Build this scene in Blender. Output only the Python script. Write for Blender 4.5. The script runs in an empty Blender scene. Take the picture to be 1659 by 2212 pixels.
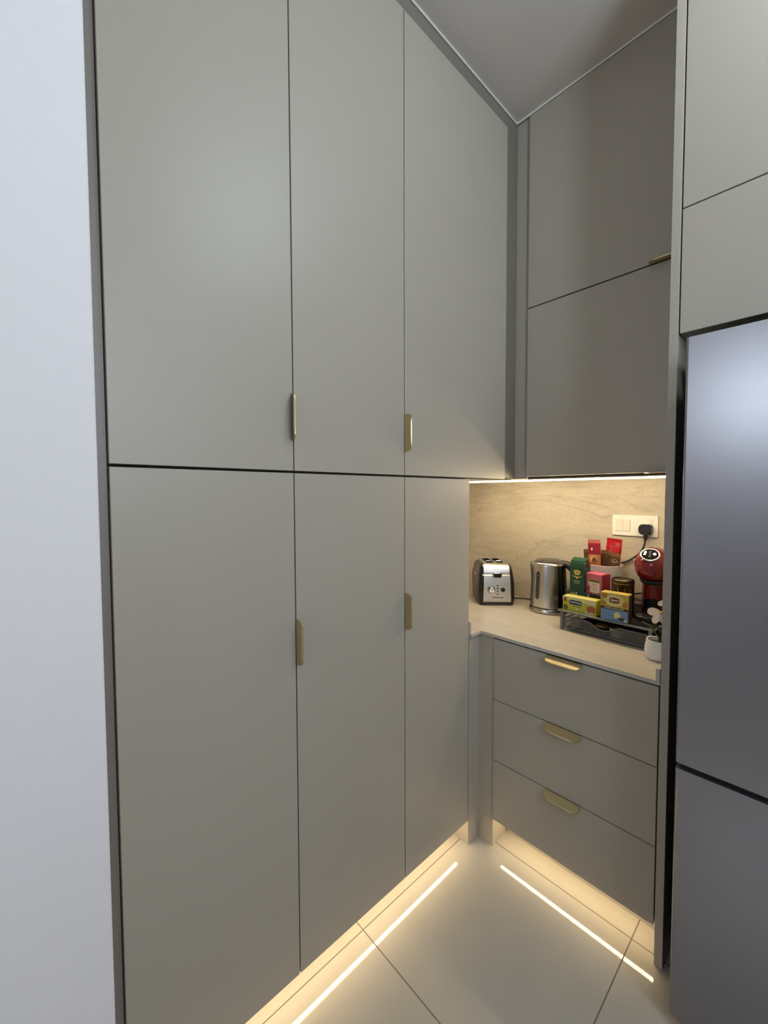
import bpy, bmesh, math, random
from mathutils import Vector, Matrix
random.seed(7)
scene = bpy.context.scene
COL = scene.collection
PI = math.pi

# ------------------------------------------------------------------ camera
cam = bpy.data.cameras.new('camera')
cam_ob = bpy.data.objects.new('camera', cam)
COL.objects.link(cam_ob)
R_ = Vector((0.67856973, 0.73452726, -0.00358024)).normalized()
U_ = Vector((-0.02778373, 0.03053717, 0.99914741)).normalized()
F_ = Vector((-0.73401034, 0.67789172, -0.04112951)).normalized()
M = Matrix((R_, U_, -F_)).transposed().to_4x4()
M.translation = Vector((0.940, -1.376, 1.405))
cam_ob.matrix_world = M
cam.sensor_fit = 'AUTO'
cam.sensor_width = 36.0
cam.lens = 884.5 * 36.0 / 2212.0
cam.shift_x = -2.48 / 2212.0
cam.shift_y = -3.06 / 2212.0
cam.clip_start = 0.02
scene.camera = cam_ob

# ------------------------------------------------------------------ view, world, daylight
scene.view_settings.view_transform = 'Standard'
scene.view_settings.look = 'None'
scene.view_settings.gamma = 1.0
scene.view_settings.use_curve_mapping = False
scene.view_settings.exposure = 0.0
scene.cycles.max_bounces = 10
scene.cycles.diffuse_bounces = 6
scene.cycles.glossy_bounces = 5
scene.cycles.transparent_max_bounces = 12
scene.cycles.sample_clamp_indirect = 6.0
scene.cycles.caustics_reflective = False
scene.cycles.caustics_refractive = False

world = bpy.data.worlds.new('sky')
scene.world = world
world.use_nodes = True
wn = world.node_tree.nodes
bg = wn['Background']
sky = wn.new('ShaderNodeTexSky')
sky.sky_type = 'HOSEK_WILKIE'
sky.turbidity = 4.0
sky.sun_direction = Vector((-0.5, 0.5, 0.7)).normalized()
world.node_tree.links.new(sky.outputs[0], bg.inputs[0])
bg.inputs[1].default_value = 1.0

ROOM_XL, ROOM_XR, ROOM_YB, ROOM_YF, CEIL = -0.64, 2.45, 0.628, -4.6, 2.985
# window openings: right wall (y0,y1,z0,z1) and the wall behind the camera (x0,x1,z0,z1)
WIN_R = (-1.75, -0.48, 1.45, 2.70)
WIN_B = (0.10, 1.00, 2.12, 2.66)
DAY = (0.75, 0.888, 1.0)

def area(name, loc, direction, sx, sy, power, color):
    L = bpy.data.lights.new(name, 'AREA')
    L.shape = 'RECTANGLE'
    L.size, L.size_y = sx, sy
    L.energy = power
    L.color = color
    o = bpy.data.objects.new(name, L)
    o.location = loc
    o.rotation_euler = Vector(direction).to_track_quat('-Z', 'Y').to_euler()
    COL.objects.link(o)
    return o
area('daylight_window_right', (ROOM_XR + 0.16, (WIN_R[0] + WIN_R[1]) / 2, (WIN_R[2] + WIN_R[3]) / 2), (-1, 0, 0),
     WIN_R[1] - WIN_R[0], WIN_R[3] - WIN_R[2], 39, DAY)
area('daylight_window_back', ((WIN_B[0] + WIN_B[1]) / 2, ROOM_YF - 0.16, (WIN_B[2] + WIN_B[3]) / 2), (0, 1, 0),
     WIN_B[1] - WIN_B[0], WIN_B[3] - WIN_B[2], 25, DAY)

LED_COL = (1.0, 0.81, 0.50)
LED_TOE = 31.0
LED_UP = 108.0
FILL_LAMP = 55.0  # strength of the added fill globe
FILL_LAMP_COL = (0.705, 0.878, 1.0)

# ------------------------------------------------------------------ materials
def nodes_of(m):
    m.use_nodes = True
    nt = m.node_tree
    return nt, nt.nodes, nt.links, nt.nodes['Principled BSDF']

def mat(name, col, rough=0.5, metal=0.0, spec=0.5, noise=0.0, nscale=60.0, bump=0.0, bscale=400.0, stretch=None, coat=0.0):
    m = bpy.data.materials.new(name)
    nt, N, L, P = nodes_of(m)
    P.inputs['Base Color'].default_value = (*col, 1)
    P.inputs['Roughness'].default_value = rough
    P.inputs['Metallic'].default_value = metal
    P.inputs['Specular IOR Level'].default_value = spec
    P.inputs['Coat Weight'].default_value = coat
    tc = N.new('ShaderNodeTexCoord')
    vec = tc.outputs['Object']
    if stretch:
        mp = N.new('ShaderNodeMapping')
        mp.inputs['Scale'].default_value = stretch
        L.new(vec, mp.inputs['Vector'])
        vec = mp.outputs['Vector']
    if noise:
        n = N.new('ShaderNodeTexNoise')
        n.inputs['Scale'].default_value = nscale
        n.inputs['Detail'].default_value = 5
        L.new(vec, n.inputs['Vector'])
        r = N.new('ShaderNodeMapRange')
        r.inputs['To Min'].default_value = 1 - noise
        r.inputs['To Max'].default_value = 1 + noise
        L.new(n.outputs['Fac'], r.inputs['Value'])
        v = N.new('ShaderNodeVectorMath')
        v.operation = 'SCALE'
        v.inputs[0].default_value = col
        L.new(r.outputs[0], v.inputs['Scale'])
        L.new(v.outputs[0], P.inputs['Base Color'])
    if bump:
        n2 = N.new('ShaderNodeTexNoise')
        n2.inputs['Scale'].default_value = bscale
        n2.inputs['Detail'].default_value = 3
        L.new(vec, n2.inputs['Vector'])
        b = N.new('ShaderNodeBump')
        b.inputs['Strength'].default_value = bump
        b.inputs['Distance'].default_value = 0.001
        L.new(n2.outputs['Fac'], b.inputs['Height'])
        L.new(b.outputs[0], P.inputs['Normal'])
    return m

def emit(name, col, strength):
    m = bpy.data.materials.new(name)
    nt, N, L, P = nodes_of(m)
    P.inputs['Base Color'].default_value = (0.9, 0.85, 0.75, 1)
    P.inputs['Emission Color'].default_value = (*col, 1)
    P.inputs['Emission Strength'].default_value = strength
    return m

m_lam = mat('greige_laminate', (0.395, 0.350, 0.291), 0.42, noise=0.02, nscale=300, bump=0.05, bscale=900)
m_fill = mat('darker_filler_tone', (0.200, 0.176, 0.149), 0.45, noise=0.02, nscale=300, bump=0.05, bscale=900)  # filler strips set darker than the door laminate
m_wallgrey = mat('greige_wall_paint', (0.62, 0.57, 0.50), 0.6, noise=0.02, nscale=30, bump=0.05)
m_gap = mat('door_gap_shade', (0.05, 0.042, 0.036), 0.8)  # shade of the door gaps, painted onto the carcass fronts
m_wallwhite = mat('white_wall_paint', (0.83, 0.785, 0.805), 0.7, noise=0.01, nscale=40, bump=0.05, bscale=500)
m_ceil = mat('ceiling_paint', (0.66, 0.605, 0.57), 0.8, noise=0.01, nscale=20, bump=0.05, bscale=400)
m_bead = mat('white_sealant', (0.85, 0.84, 0.80), 0.6, noise=0.02)
m_gold = mat('brushed_gold', (0.56, 0.45, 0.25), 0.42, metal=0.9, bump=0.06, bscale=200, stretch=(1, 1, 12))
m_goldrim = mat('polished_gold', (0.80, 0.66, 0.40), 0.3, metal=1.0)
m_steel = mat('brushed_steel', (0.62, 0.60, 0.57), 0.27, metal=1.0, noise=0.06, nscale=50, stretch=(40, 40, 1.5), bump=0.04, bscale=60)
m_chrome = mat('chrome', (0.80, 0.79, 0.77), 0.12, metal=1.0)
m_fridge = mat('fridge_steel', (0.33, 0.32, 0.345), 0.30, metal=0.92, noise=0.015, nscale=60, stretch=(40, 40, 1))
m_black = mat('black_plastic', (0.012, 0.012, 0.013), 0.35, bump=0.03)
m_blackgloss = mat('black_gloss', (0.008, 0.008, 0.008), 0.12)
m_darkhouse = mat('dark_toaster_enamel', (0.014, 0.012, 0.009), 0.25, coat=0.2)
m_rubber = mat('dark_rubber', (0.02, 0.02, 0.02), 0.6)
m_greywire = mat('grey_powder_coat', (0.16, 0.165, 0.175), 0.45, metal=0.3, bump=0.04)
m_blackwire = mat('black_powder_coat', (0.008, 0.008, 0.008), 0.7, spec=0.2)
m_white = mat('white_plastic', (0.80, 0.77, 0.73), 0.35, noise=0.01)
m_whitecard = mat('white_card', (0.75, 0.72, 0.66), 0.6, noise=0.02)
m_ceramic = mat('rough_white_ceramic', (0.74, 0.74, 0.74), 0.75, noise=0.05, nscale=250, bump=0.5, bscale=500)
m_red = mat('dark_red_gloss', (0.15, 0.003, 0.006), 0.16, coat=0.4, noise=0.02)
m_led_toe = emit('warm_led_toe', LED_COL, LED_TOE)
m_led_up = emit('warm_led_niche', LED_COL, LED_UP)

# polished porcelain floor with brown grout lines
m_floor = bpy.data.materials.new('polished_porcelain_tile')
nt, N, L, P = nodes_of(m_floor)
tc = N.new('ShaderNodeTexCoord')
sx = N.new('ShaderNodeSeparateXYZ')
L.new(tc.outputs['Object'], sx.inputs[0])
def grout_axis(out, off, pitch, half):
    a = N.new('ShaderNodeMath'); a.operation = 'SUBTRACT'; L.new(out, a.inputs[0]); a.inputs[1].default_value = off
    b = N.new('ShaderNodeMath'); b.operation = 'DIVIDE'; L.new(a.outputs[0], b.inputs[0]); b.inputs[1].default_value = pitch
    c = N.new('ShaderNodeMath'); c.operation = 'ADD'; L.new(b.outputs[0], c.inputs[0]); c.inputs[1].default_value = 0.5
    d = N.new('ShaderNodeMath'); d.operation = 'FRACT'; L.new(c.outputs[0], d.inputs[0])
    e = N.new('ShaderNodeMath'); e.operation = 'SUBTRACT'; L.new(d.outputs[0], e.inputs[0]); e.inputs[1].default_value = 0.5
    f = N.new('ShaderNodeMath'); f.operation = 'ABSOLUTE'; L.new(e.outputs[0], f.inputs[0])
    g = N.new('ShaderNodeMath'); g.operation = 'LESS_THAN'; L.new(f.outputs[0], g.inputs[0]); g.inputs[1].default_value = half / pitch
    return g.outputs[0]
gx = grout_axis(sx.outputs['X'], -0.040, 0.597, 0.0017)
gy = grout_axis(sx.outputs['Y'], 0.0286, 0.603, 0.0017)
mx = N.new('ShaderNodeMath'); mx.operation = 'MAXIMUM'; L.new(gx, mx.inputs[0]); L.new(gy, mx.inputs[1])
nz = N.new('ShaderNodeTexNoise'); nz.inputs['Scale'].default_value = 6; nz.inputs['Detail'].default_value = 6
L.new(tc.outputs['Object'], nz.inputs['Vector'])
cr = N.new('ShaderNodeValToRGB')
cr.color_ramp.elements[0].color = (0.40, 0.362, 0.308, 1)
cr.color_ramp.elements[1].color = (0.46, 0.418, 0.360, 1)
L.new(nz.outputs['Fac'], cr.inputs['Fac'])
mc = N.new('ShaderNodeMix'); mc.data_type = 'RGBA'
L.new(mx.outputs[0], mc.inputs['Factor']); L.new(cr.outputs['Color'], mc.inputs[6])
mc.inputs[7].default_value = (0.16, 0.13, 0.10, 1)
L.new(mc.outputs[2], P.inputs['Base Color'])
mr = N.new('ShaderNodeMapRange'); L.new(mx.outputs[0], mr.inputs['Value'])
mr.inputs['To Min'].default_value = 0.05; mr.inputs['To Max'].default_value = 0.9
L.new(mr.outputs[0], P.inputs['Roughness'])
ms = N.new('ShaderNodeMapRange'); L.new(mx.outputs[0], ms.inputs['Value'])
ms.inputs['To Min'].default_value = 0.5; ms.inputs['To Max'].default_value = 0.05
L.new(ms.outputs[0], P.inputs['Specular IOR Level'])

def stone(name, base, dark, light, rough, scale, vein):
    m = bpy.data.materials.new(name)
    nt, N, L, P = nodes_of(m)
    tc = N.new('ShaderNodeTexCoord')
    mp = N.new('ShaderNodeMapping'); mp.inputs['Scale'].default_value = scale
    L.new(tc.outputs['Object'], mp.inputs['Vector'])
    n1 = N.new('ShaderNodeTexNoise'); n1.inputs['Scale'].default_value = 5.0; n1.inputs['Detail'].default_value = 12
    n1.inputs['Roughness'].default_value = 0.72; n1.inputs['Distortion'].default_value = 0.3
    L.new(mp.outputs[0], n1.inputs['Vector'])
    cr = N.new('ShaderNodeValToRGB')
    e = cr.color_ramp.elements
    e[0].position = 0.30; e[0].color = (*dark, 1)
    e[1].position = 0.70; e[1].color = (*light, 1)
    k = e.new(0.48); k.color = (*base, 1)
    L.new(n1.outputs['Fac'], cr.inputs['Fac'])
    # thin wandering veins along the slab
    mp2 = N.new('ShaderNodeMapping'); mp2.inputs['Scale'].default_value = tuple(a * 0.5 for a in scale)
    mp2.inputs['Location'].default_value = (3.1, 1.7, 0.4)
    L.new(tc.outputs['Object'], mp2.inputs['Vector'])
    n3 = N.new('ShaderNodeTexNoise'); n3.inputs['Scale'].default_value = 3.2; n3.inputs['Detail'].default_value = 6; n3.inputs['Distortion'].default_value = 0.5
    L.new(mp2.outputs[0], n3.inputs['Vector'])
    a = N.new('ShaderNodeMath'); a.operation = 'SUBTRACT'; a.inputs[1].default_value = 0.5; L.new(n3.outputs['Fac'], a.inputs[0])
    b = N.new('ShaderNodeMath'); b.operation = 'ABSOLUTE'; L.new(a.outputs[0], b.inputs[0])
    vr = N.new('ShaderNodeMapRange'); vr.inputs['From Max'].default_value = 0.022; vr.inputs['To Min'].default_value = 1 - vein; vr.inputs['To Max'].default_value = 1.0
    L.new(b.outputs[0], vr.inputs['Value'])
    n2 = N.new('ShaderNodeTexNoise'); n2.inputs['Scale'].default_value = 85; n2.inputs['Detail'].default_value = 5; n2.inputs['Roughness'].default_value = 0.7
    L.new(tc.outputs['Object'], n2.inputs['Vector'])
    r = N.new('ShaderNodeMapRange'); r.inputs['To Min'].default_value = 0.78; r.inputs['To Max'].default_value = 1.22
    L.new(n2.outputs['Fac'], r.inputs['Value'])
    mm = N.new('ShaderNodeMath'); mm.operation = 'MULTIPLY'; L.new(r.outputs[0], mm.inputs[0]); L.new(vr.outputs[0], mm.inputs[1])
    v = N.new('ShaderNodeVectorMath'); v.operation = 'SCALE'
    L.new(cr.outputs['Color'], v.inputs[0]); L.new(mm.outputs[0], v.inputs['Scale'])
    L.new(v.outputs[0], P.inputs['Base Color'])
    P.inputs['Roughness'].default_value = rough
    return m
m_splash = stone('travertine_backsplash', (0.51, 0.45, 0.365), (0.41, 0.355, 0.28), (0.57, 0.51, 0.425), 0.45, (0.9, 0.9, 3.6), 0.14)
m_top = stone('travertine_worktop', (0.50, 0.45, 0.385), (0.45, 0.40, 0.335), (0.55, 0.50, 0.44), 0.38, (0.8, 3.6, 1.5), 0.07)

def c(name, col, rough=0.5, **k):
    return mat(name, col, rough, noise=0.04, nscale=120, **k)

# ------------------------------------------------------------------ mesh helpers
def new_obj(name, bm, mats, parent=None, loc=None, rotz=0.0, smooth=False, normals=True):
    if normals:
        bmesh.ops.recalc_face_normals(bm, faces=bm.faces)
    me = bpy.data.meshes.new(name)
    bm.to_mesh(me); bm.free()
    if not isinstance(mats, (list, tuple)): mats = [mats]
    for mm in mats: me.materials.append(mm)
    if smooth:
        me.shade_smooth()
        me.set_sharp_from_angle(angle=math.radians(38))
    o = bpy.data.objects.new(name, me)
    COL.objects.link(o)
    if parent is not None: o.parent = parent
    if loc is not None: o.location = loc
    if rotz: o.rotation_euler = (0, 0, rotz)
    return o

def dark_front(b, axis, sign):
    for f in b.faces:
        f.normal_update()
        if f.normal[axis] * sign > 0.9: f.material_index = 1
    return b

def tag(o, label, cat, group=None):
    o['label'] = label; o['category'] = cat
    if group: o['group'] = group
    return o

def structure(o):
    o['kind'] = 'structure'
    return o

def empty(name, loc, label, cat, rotz=0.0, group=None):
    o = bpy.data.objects.new(name, None)
    o.empty_display_size = 0.05
    COL.objects.link(o)
    o.location = loc; o.rotation_euler = (0, 0, rotz)
    return tag(o, label, cat, group)

def box(bm, x0, x1, y0, y1, z0, z1, bev=0.0, seg=2, mi=0):
    m = Matrix.Translation(((x0 + x1) / 2, (y0 + y1) / 2, (z0 + z1) / 2)) @ Matrix.Diagonal((x1 - x0, y1 - y0, z1 - z0, 1))
    r = bmesh.ops.create_cube(bm, size=1.0, matrix=m)
    vs = r['verts']
    fs = set(f for v in vs for f in v.link_faces)
    for f in fs: f.material_index = mi
    if bev > 0:
        es = list(set(e for v in vs for e in v.link_edges))
        rr = bmesh.ops.bevel(bm, geom=es, offset=bev, segments=seg, affect='EDGES', profile=0.5, clamp_overlap=True)
        for f in rr['faces']: f.material_index = mi
    return bm

def B(x0, x1, y0, y1, z0, z1, bev=0.0, seg=2):
    return box(bmesh.new(), x0, x1, y0, y1, z0, z1, bev, seg)

def lathe(bm, prof, cx=0, cy=0, seg=40, sxy=(1, 1), mi=0, cap0=True, cap1=True):
    rings = []
    for r, z in prof:
        rings.append([bm.verts.new((cx + math.cos(2 * PI * i / seg) * r * sxy[0], cy + math.sin(2 * PI * i / seg) * r * sxy[1], z)) for i in range(seg)])
    for a, b in zip(rings, rings[1:]):
        for i in range(seg):
            f = bm.faces.new((a[i], a[(i + 1) % seg], b[(i + 1) % seg], b[i])); f.material_index = mi
    if cap0: bm.faces.new(rings[0][::-1]).material_index = mi
    if cap1: bm.faces.new(rings[-1]).material_index = mi
    return bm

def prism(bm, poly, axis, a0, a1, mi=0):
    """poly in the two other axes (cyclic order), extruded along axis."""
    def P3(p, a):
        if axis == 'x': return (a, p[0], p[1])
        if axis == 'y': return (p[0], a, p[1])
        return (p[0], p[1], a)
    A = [bm.verts.new(P3(p, a0)) for p in poly]
    Bv = [bm.verts.new(P3(p, a1)) for p in poly]
    n = len(poly)
    fs = [bm.faces.new(A), bm.faces.new(Bv[::-1])]
    for i in range(n):
        fs.append(bm.faces.new((A[i], A[(i + 1) % n], Bv[(i + 1) % n], Bv[i])))
    for f in fs: f.material_index = mi
    return bm

def catmull(pts, n=8):
    pts = [Vector(p) for p in pts]
    out = []
    for i in range(len(pts) - 1):
        p0 = pts[max(i - 1, 0)]; p1 = pts[i]; p2 = pts[i + 1]; p3 = pts[min(i + 2, len(pts) - 1)]
        for k in range(n):
            t = k / n
            out.append(0.5 * ((2 * p1) + (-p0 + p2) * t + (2 * p0 - 5 * p1 + 4 * p2 - p3) * t * t + (-p0 + 3 * p1 - 3 * p2 + p3) * t ** 3))
    out.append(pts[-1])
    return out

def tube(bm, pts, r, seg=10, closed=False, mi=0):
    pts = [Vector(p) for p in pts]
    n = len(pts)
    rad = r if isinstance(r, (list, tuple)) else [r] * n
    rings = []
    up = None
    for i, p in enumerate(pts):
        if closed: t = (pts[(i + 1) % n] - pts[i - 1]).normalized()
        else: t = (pts[min(i + 1, n - 1)] - pts[max(i - 1, 0)]).normalized()
        if up is None:
            up = Vector((0, 0, 1)) if abs(t.z) < 0.9 else Vector((1, 0, 0))
        a = t.cross(up)
        if a.length < 1e-6: a = t.orthogonal()
        a.normalize(); b = a.cross(t).normalized(); up = b
        rings.append([bm.verts.new(p + (a * math.cos(2 * PI * k / seg) + b * math.sin(2 * PI * k / seg)) * rad[i]) for k in range(seg)])
    rng = range(n if closed else n - 1)
    for i in rng:
        A, Bq = rings[i], rings[(i + 1) % n]
        for k in range(seg):
            bm.faces.new((A[k], A[(k + 1) % seg], Bq[(k + 1) % seg], Bq[k])).material_index = mi
    if not closed:
        bm.faces.new(rings[0][::-1]).material_index = mi
        bm.faces.new(rings[-1]).material_index = mi
    return bm

def xform(bm, m):
    bmesh.ops.transform(bm, matrix=m, verts=bm.verts)
    return bm

def rrect(x0, x1, z0, z1, r, n=5):
    out = []
    for cx, cz, a0 in ((x1 - r, z0 + r, -PI / 2), (x1 - r, z1 - r, 0), (x0 + r, z1 - r, PI / 2), (x0 + r, z0 + r, PI)):
        for k in range(n + 1):
            a = a0 + PI / 2 * k / n
            out.append((cx + r * math.cos(a), cz + r * math.sin(a)))
    return out

def ellipse(cx, cz, rx, rz, n=24):
    return [(cx + rx * math.cos(2 * PI * k / n), cz + rz * math.sin(2 * PI * k / n)) for k in range(n)]

_dg = None
def text_bm(bm, s, size, cx, cz, y, depth=0.0004, mi=0, width=None, bold=0.0, shear=0.0):
    """front-facing (-y) lettering centred on cx, cz, standing proud of plane y."""
    cu = bpy.data.curves.new('lettering', 'FONT')
    cu.body = s; cu.size = size; cu.extrude = depth / 2; cu.offset = bold; cu.shear = shear
    cu.align_x = 'CENTER'; cu.align_y = 'CENTER'; cu.resolution_u = 3
    o = bpy.data.objects.new('lettering_tmp', cu)
    COL.objects.link(o)
    dg = bpy.context.evaluated_depsgraph_get()
    me = bpy.data.meshes.new_from_object(o.evaluated_get(dg))
    COL.objects.unlink(o); bpy.data.objects.remove(o); bpy.data.curves.remove(cu)
    xs = [v.co.x for v in me.vertices]; zs = [v.co.y for v in me.vertices]
    w = max(xs) - min(xs)
    k = 1.0 if width is None else width / w
    mxx, mzz = (max(xs) + min(xs)) / 2, (max(zs) + min(zs)) / 2
    t = bmesh.new(); t.from_mesh(me)
    bpy.data.meshes.remove(me)
    for f in t.faces: f.material_index = mi
    xform(t, Matrix.Translation((cx, y - depth / 2, cz)) @ Matrix.Rotation(PI / 2, 4, 'X') @ Matrix.Diagonal((k, 1, 1, 1)) @ Matrix.Translation((-mxx, -mzz, 0)))
    tm = bpy.data.meshes.new('tmp'); t.to_mesh(tm); t.free()
    bm.from_mesh(tm); bpy.data.meshes.remove(tm)
    return bm

# ------------------------------------------------------------------ the room
bm = B(ROOM_XL - 0.2, ROOM_XR + 0.2, ROOM_YF - 0.2, ROOM_YB + 0.2, -0.10, 0.0)
structure(new_obj('floor', bm, m_floor))
bm = B(ROOM_XL - 0.2, ROOM_XR + 0.2, ROOM_YF - 0.2, ROOM_YB + 0.2, CEIL, CEIL + 0.12)
structure(new_obj('ceiling', bm, m_ceil))
structure(new_obj('wall_back', B(ROOM_XL - 0.15, ROOM_XR + 0.15, ROOM_YB, ROOM_YB + 0.15, 0.0, CEIL), m_wallwhite))
structure(new_obj('wall_corner', B(ROOM_XL - 0.15, ROOM_XL, -1.27, ROOM_YB, 0.0, CEIL), m_wallwhite))
structure(new_obj('wall_left', B(ROOM_XL - 0.15, 0.03, ROOM_YF, -1.2515, 0.0, CEIL, 0.004), m_wallwhite))
bm = bmesh.new()
y0, y1, z0, z1 = WIN_R
box(bm, ROOM_XR, ROOM_XR + 0.15, ROOM_YF, y0, 0, CEIL); box(bm, ROOM_XR, ROOM_XR + 0.15, y1, ROOM_YB, 0, CEIL)
box(bm, ROOM_XR, ROOM_XR + 0.15, y0, y1, 0, z0); box(bm, ROOM_XR, ROOM_XR + 0.15, y0, y1, z1, CEIL)
structure(new_obj('wall_right', bm, m_wallgrey))
bm = bmesh.new()
x0, x1, z0, z1 = WIN_B
box(bm, 0.03, x0, ROOM_YF - 0.15, ROOM_YF, 0, CEIL); box(bm, x1, ROOM_XR, ROOM_YF - 0.15, ROOM_YF, 0, CEIL)
box(bm, x0, x1, ROOM_YF - 0.15, ROOM_YF, 0, z0); box(bm, x0, x1, ROOM_YF - 0.15, ROOM_YF, z1, CEIL)
structure(new_obj('wall_front', bm, m_wallwhite))
def frame_y(y0, y1, z0, z1, x):
    b = bmesh.new(); t = 0.05
    box(b, x, x + 0.06, y0, y1, z0, z0 + t); box(b, x, x + 0.06, y0, y1, z1 - t, z1)
    box(b, x, x + 0.06, y0, y0 + t, z0 + t, z1 - t); box(b, x, x + 0.06, y1 - t, y1, z0 + t, z1 - t)
    ym = (y0 + y1) / 2
    box(b, x, x + 0.06, ym - t / 2, ym + t / 2, z0 + t, z1 - t)
    return b
structure(new_obj('window_1', frame_y(*WIN_R, ROOM_XR + 0.03), m_white))
b = frame_y(WIN_B[0], WIN_B[1], WIN_B[2], WIN_B[3], 0)
for v in b.verts: v.co = Vector((v.co.y, ROOM_YF - 0.09 + v.co.x, v.co.z))
structure(new_obj('window_2', b, m_white))
# thin sealant bead where the cabinets meet the ceiling
structure(new_obj('trim_1', B(-0.011, -0.007, -1.24, 0.280, CEIL - 0.0045, CEIL - 0.0003), m_bead))
structure(new_obj('trim_2', B(-0.006, 0.624, 0.2735, 0.2775, CEIL - 0.0055, CEIL - 0.0003), m_bead))

# unseen globe fill lamp, added to brighten the upper fridge cabinets
CL = empty('fill_lamp', (1.26, -0.42, CEIL), 'added unseen globe fill lamp under the ceiling right of the fridge cabinets', 'lamp')
new_obj('fill_lamp_canopy', lathe(bmesh.new(), [(0.055, -0.022), (0.060, -0.016), (0.060, -0.0005)], 0, 0, 32), m_white, CL)
new_obj('stem', lathe(bmesh.new(), [(0.008, -0.06), (0.008, -0.02)], 0, 0, 16), m_chrome, CL)  # stem of the added fill lamp
bm = bmesh.new(); bmesh.ops.create_uvsphere(bm, u_segments=32, v_segments=20, radius=0.095, matrix=Matrix.Translation((0, 0, -0.140)))
new_obj('fill_lamp_globe', bm, emit('fill_lamp_glow', FILL_LAMP_COL, FILL_LAMP), CL, smooth=True)

# ------------------------------------------------------------------ pulls
def tilted(b, tilt):
    if tilt:
        for v in b.verts:
            if v.co.x > 0:
                x, y = v.co.x, v.co.y
                v.co.x = x * math.cos(tilt) - y * math.sin(tilt); v.co.y = x * math.sin(tilt) + y * math.cos(tilt)
    return b
def pull_bm(length=0.122, depth=0.031, th=0.0028):
    """edge pull in local coords: length along z (0..length), grows along +x from x=0, plate lies in the xz plane."""
    b = bmesh.new()
    ch = 0.013
    def outline(l0, l1, d):
        pts = [(0, l0), (0.010, l0 + 0.001)]
        n = 5
        for k in range(n + 1):
            a = PI / 2 * k / n
            pts.append((0.010 + (d - 0.010) * math.sin(a), l0 + 0.001 + ch * (1 - math.cos(a)) ))
        top = [(x, l0 + l1 - z) for x, z in pts[::-1]]
        return pts + top
    prism(b, outline(0, length, depth), 'y', -th / 2, th / 2)
    # flange that wraps the door edge
    box(b, -0.014, 0.0, -th / 2, th / 2, 0.001, length - 0.001)
    return b
def rim_bm(length=0.122, depth=0.031):
    b = bmesh.new()
    pts = [(depth, -0.0012, z) for z in (0.017, 0.030, length / 2, length - 0.030, length - 0.017)]
    tube(b, pts, [0.0012, 0.0024, 0.0024, 0.0024, 0.0012], 8)
    return b
def add_pull(door, mtx, tilt=0.0):
    h = new_obj('handle', xform(tilted(pull_bm(), tilt), mtx), m_gold, door)
    h['label'] = 'brushed gold edge pull'
    new_obj('rim', xform(tilted(rim_bm(), tilt), mtx), m_goldrim, h, smooth=True)
    return h

DT = 0.018      # door thickness
# ------------------------------------------------------------------ left run (doors face +x at x = 0)
YA, YBm, YC, YD, YU = -1.231, -0.828, -0.4205, -0.064, 0.19
Z0, ZB, ZTOP = 1.462, 0.100, 2.913
G = 0.0016
def left_cabinet(name, ys, zs, body_y, body_z, label, handle, tilt=0.0, body_x=-0.60):
    t = empty(name, (0, (ys[0] + ys[1]) / 2, body_z[0]), label, 'cabinet')
    off = Vector(t.location)
    def put(b): return xform(b, Matrix.Translation(-off))
    new_obj('body', put(dark_front(B(body_x, -DT - 0.003, body_y[0] + 0.0006, body_y[1] - 0.0006, body_z[0], body_z[1]), 0, 1)), [m_lam, m_gap], t)
    d = new_obj('door', put(B(-DT, 0, ys[0] + G, ys[1] - G, zs[0], zs[1], 0.0012)), m_lam, t)
    if handle:
        hy, hz = handle
        add_pull(d, Matrix.Translation(Vector((0.0, hy, hz)) - off), tilt)
    return t
UZ, LZ = (Z0 + 0.003, ZTOP), (ZB, Z0 - 0.003)
left_cabinet('upper_cabinet', (YA, YBm), UZ, (YA, YBm), (Z0 + 0.0005, CEIL - 0.002),
             'wide upper cabinet beside the white wall with gold pull at its right edge', (YBm - 0.0016, 1.5425), tilt=-0.36)
left_cabinet('upper_cabinet', (YBm, YC), UZ, (YBm, YC), (Z0 + 0.0005, CEIL - 0.002),
             'middle upper cabinet of the left run, narrow plain grey door without a pull', None)
left_cabinet('upper_cabinet', (YC, YU), UZ, (YC, 0.2755), (Z0 + 0.0005, CEIL - 0.002),
             'upper corner cabinet over the coffee niche, grey door with gold pull on its left edge', (YC + 0.0006, 1.541))
left_cabinet('tall_base_cabinet', (YA, YBm), LZ, (YA, YBm), (ZB + 0.004, Z0 - 0.0005),
             'lower cabinet beside the white wall, grey door without a pull', None)
left_cabinet('tall_base_cabinet', (YBm, YC), LZ, (YBm, YC), (ZB + 0.004, Z0 - 0.0005),
             'middle lower cabinet of the left run with gold pull on its left edge', (YBm + 0.0006, 0.956))
left_cabinet('tall_base_cabinet', (YC, YD), LZ, (YC, YD), (ZB + 0.004, Z0 - 0.0005),
             'lower cabinet next to the coffee niche, grey door with gold pull on its left edge', (YC + 0.0006, 0.957))
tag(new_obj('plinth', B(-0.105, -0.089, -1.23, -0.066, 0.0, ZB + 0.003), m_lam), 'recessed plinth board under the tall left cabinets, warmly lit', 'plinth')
tag(new_obj('filler_panel', B(-0.030, -0.012, -1.2505, YA - 0.0008, 0.0, CEIL), m_fill), 'narrow vertical darker filler strip between the white wall and the first door', 'filler panel')
tag(new_obj('filler_panel', B(-DT - 0.0025, -0.0125, YA + 0.0005, 0.2915, ZTOP + 0.001, CEIL - 0.0005), m_fill), 'long horizontal darker filler strip above the left doors at the ceiling', 'filler panel')
tag(new_obj('filler_panel', B(-DT - 0.0025, -0.0125, YU + 0.0005, 0.2915, Z0 + 0.012, ZTOP + 0.0005), m_fill), 'vertical darker corner filler right of the upper corner door', 'filler panel')

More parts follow.
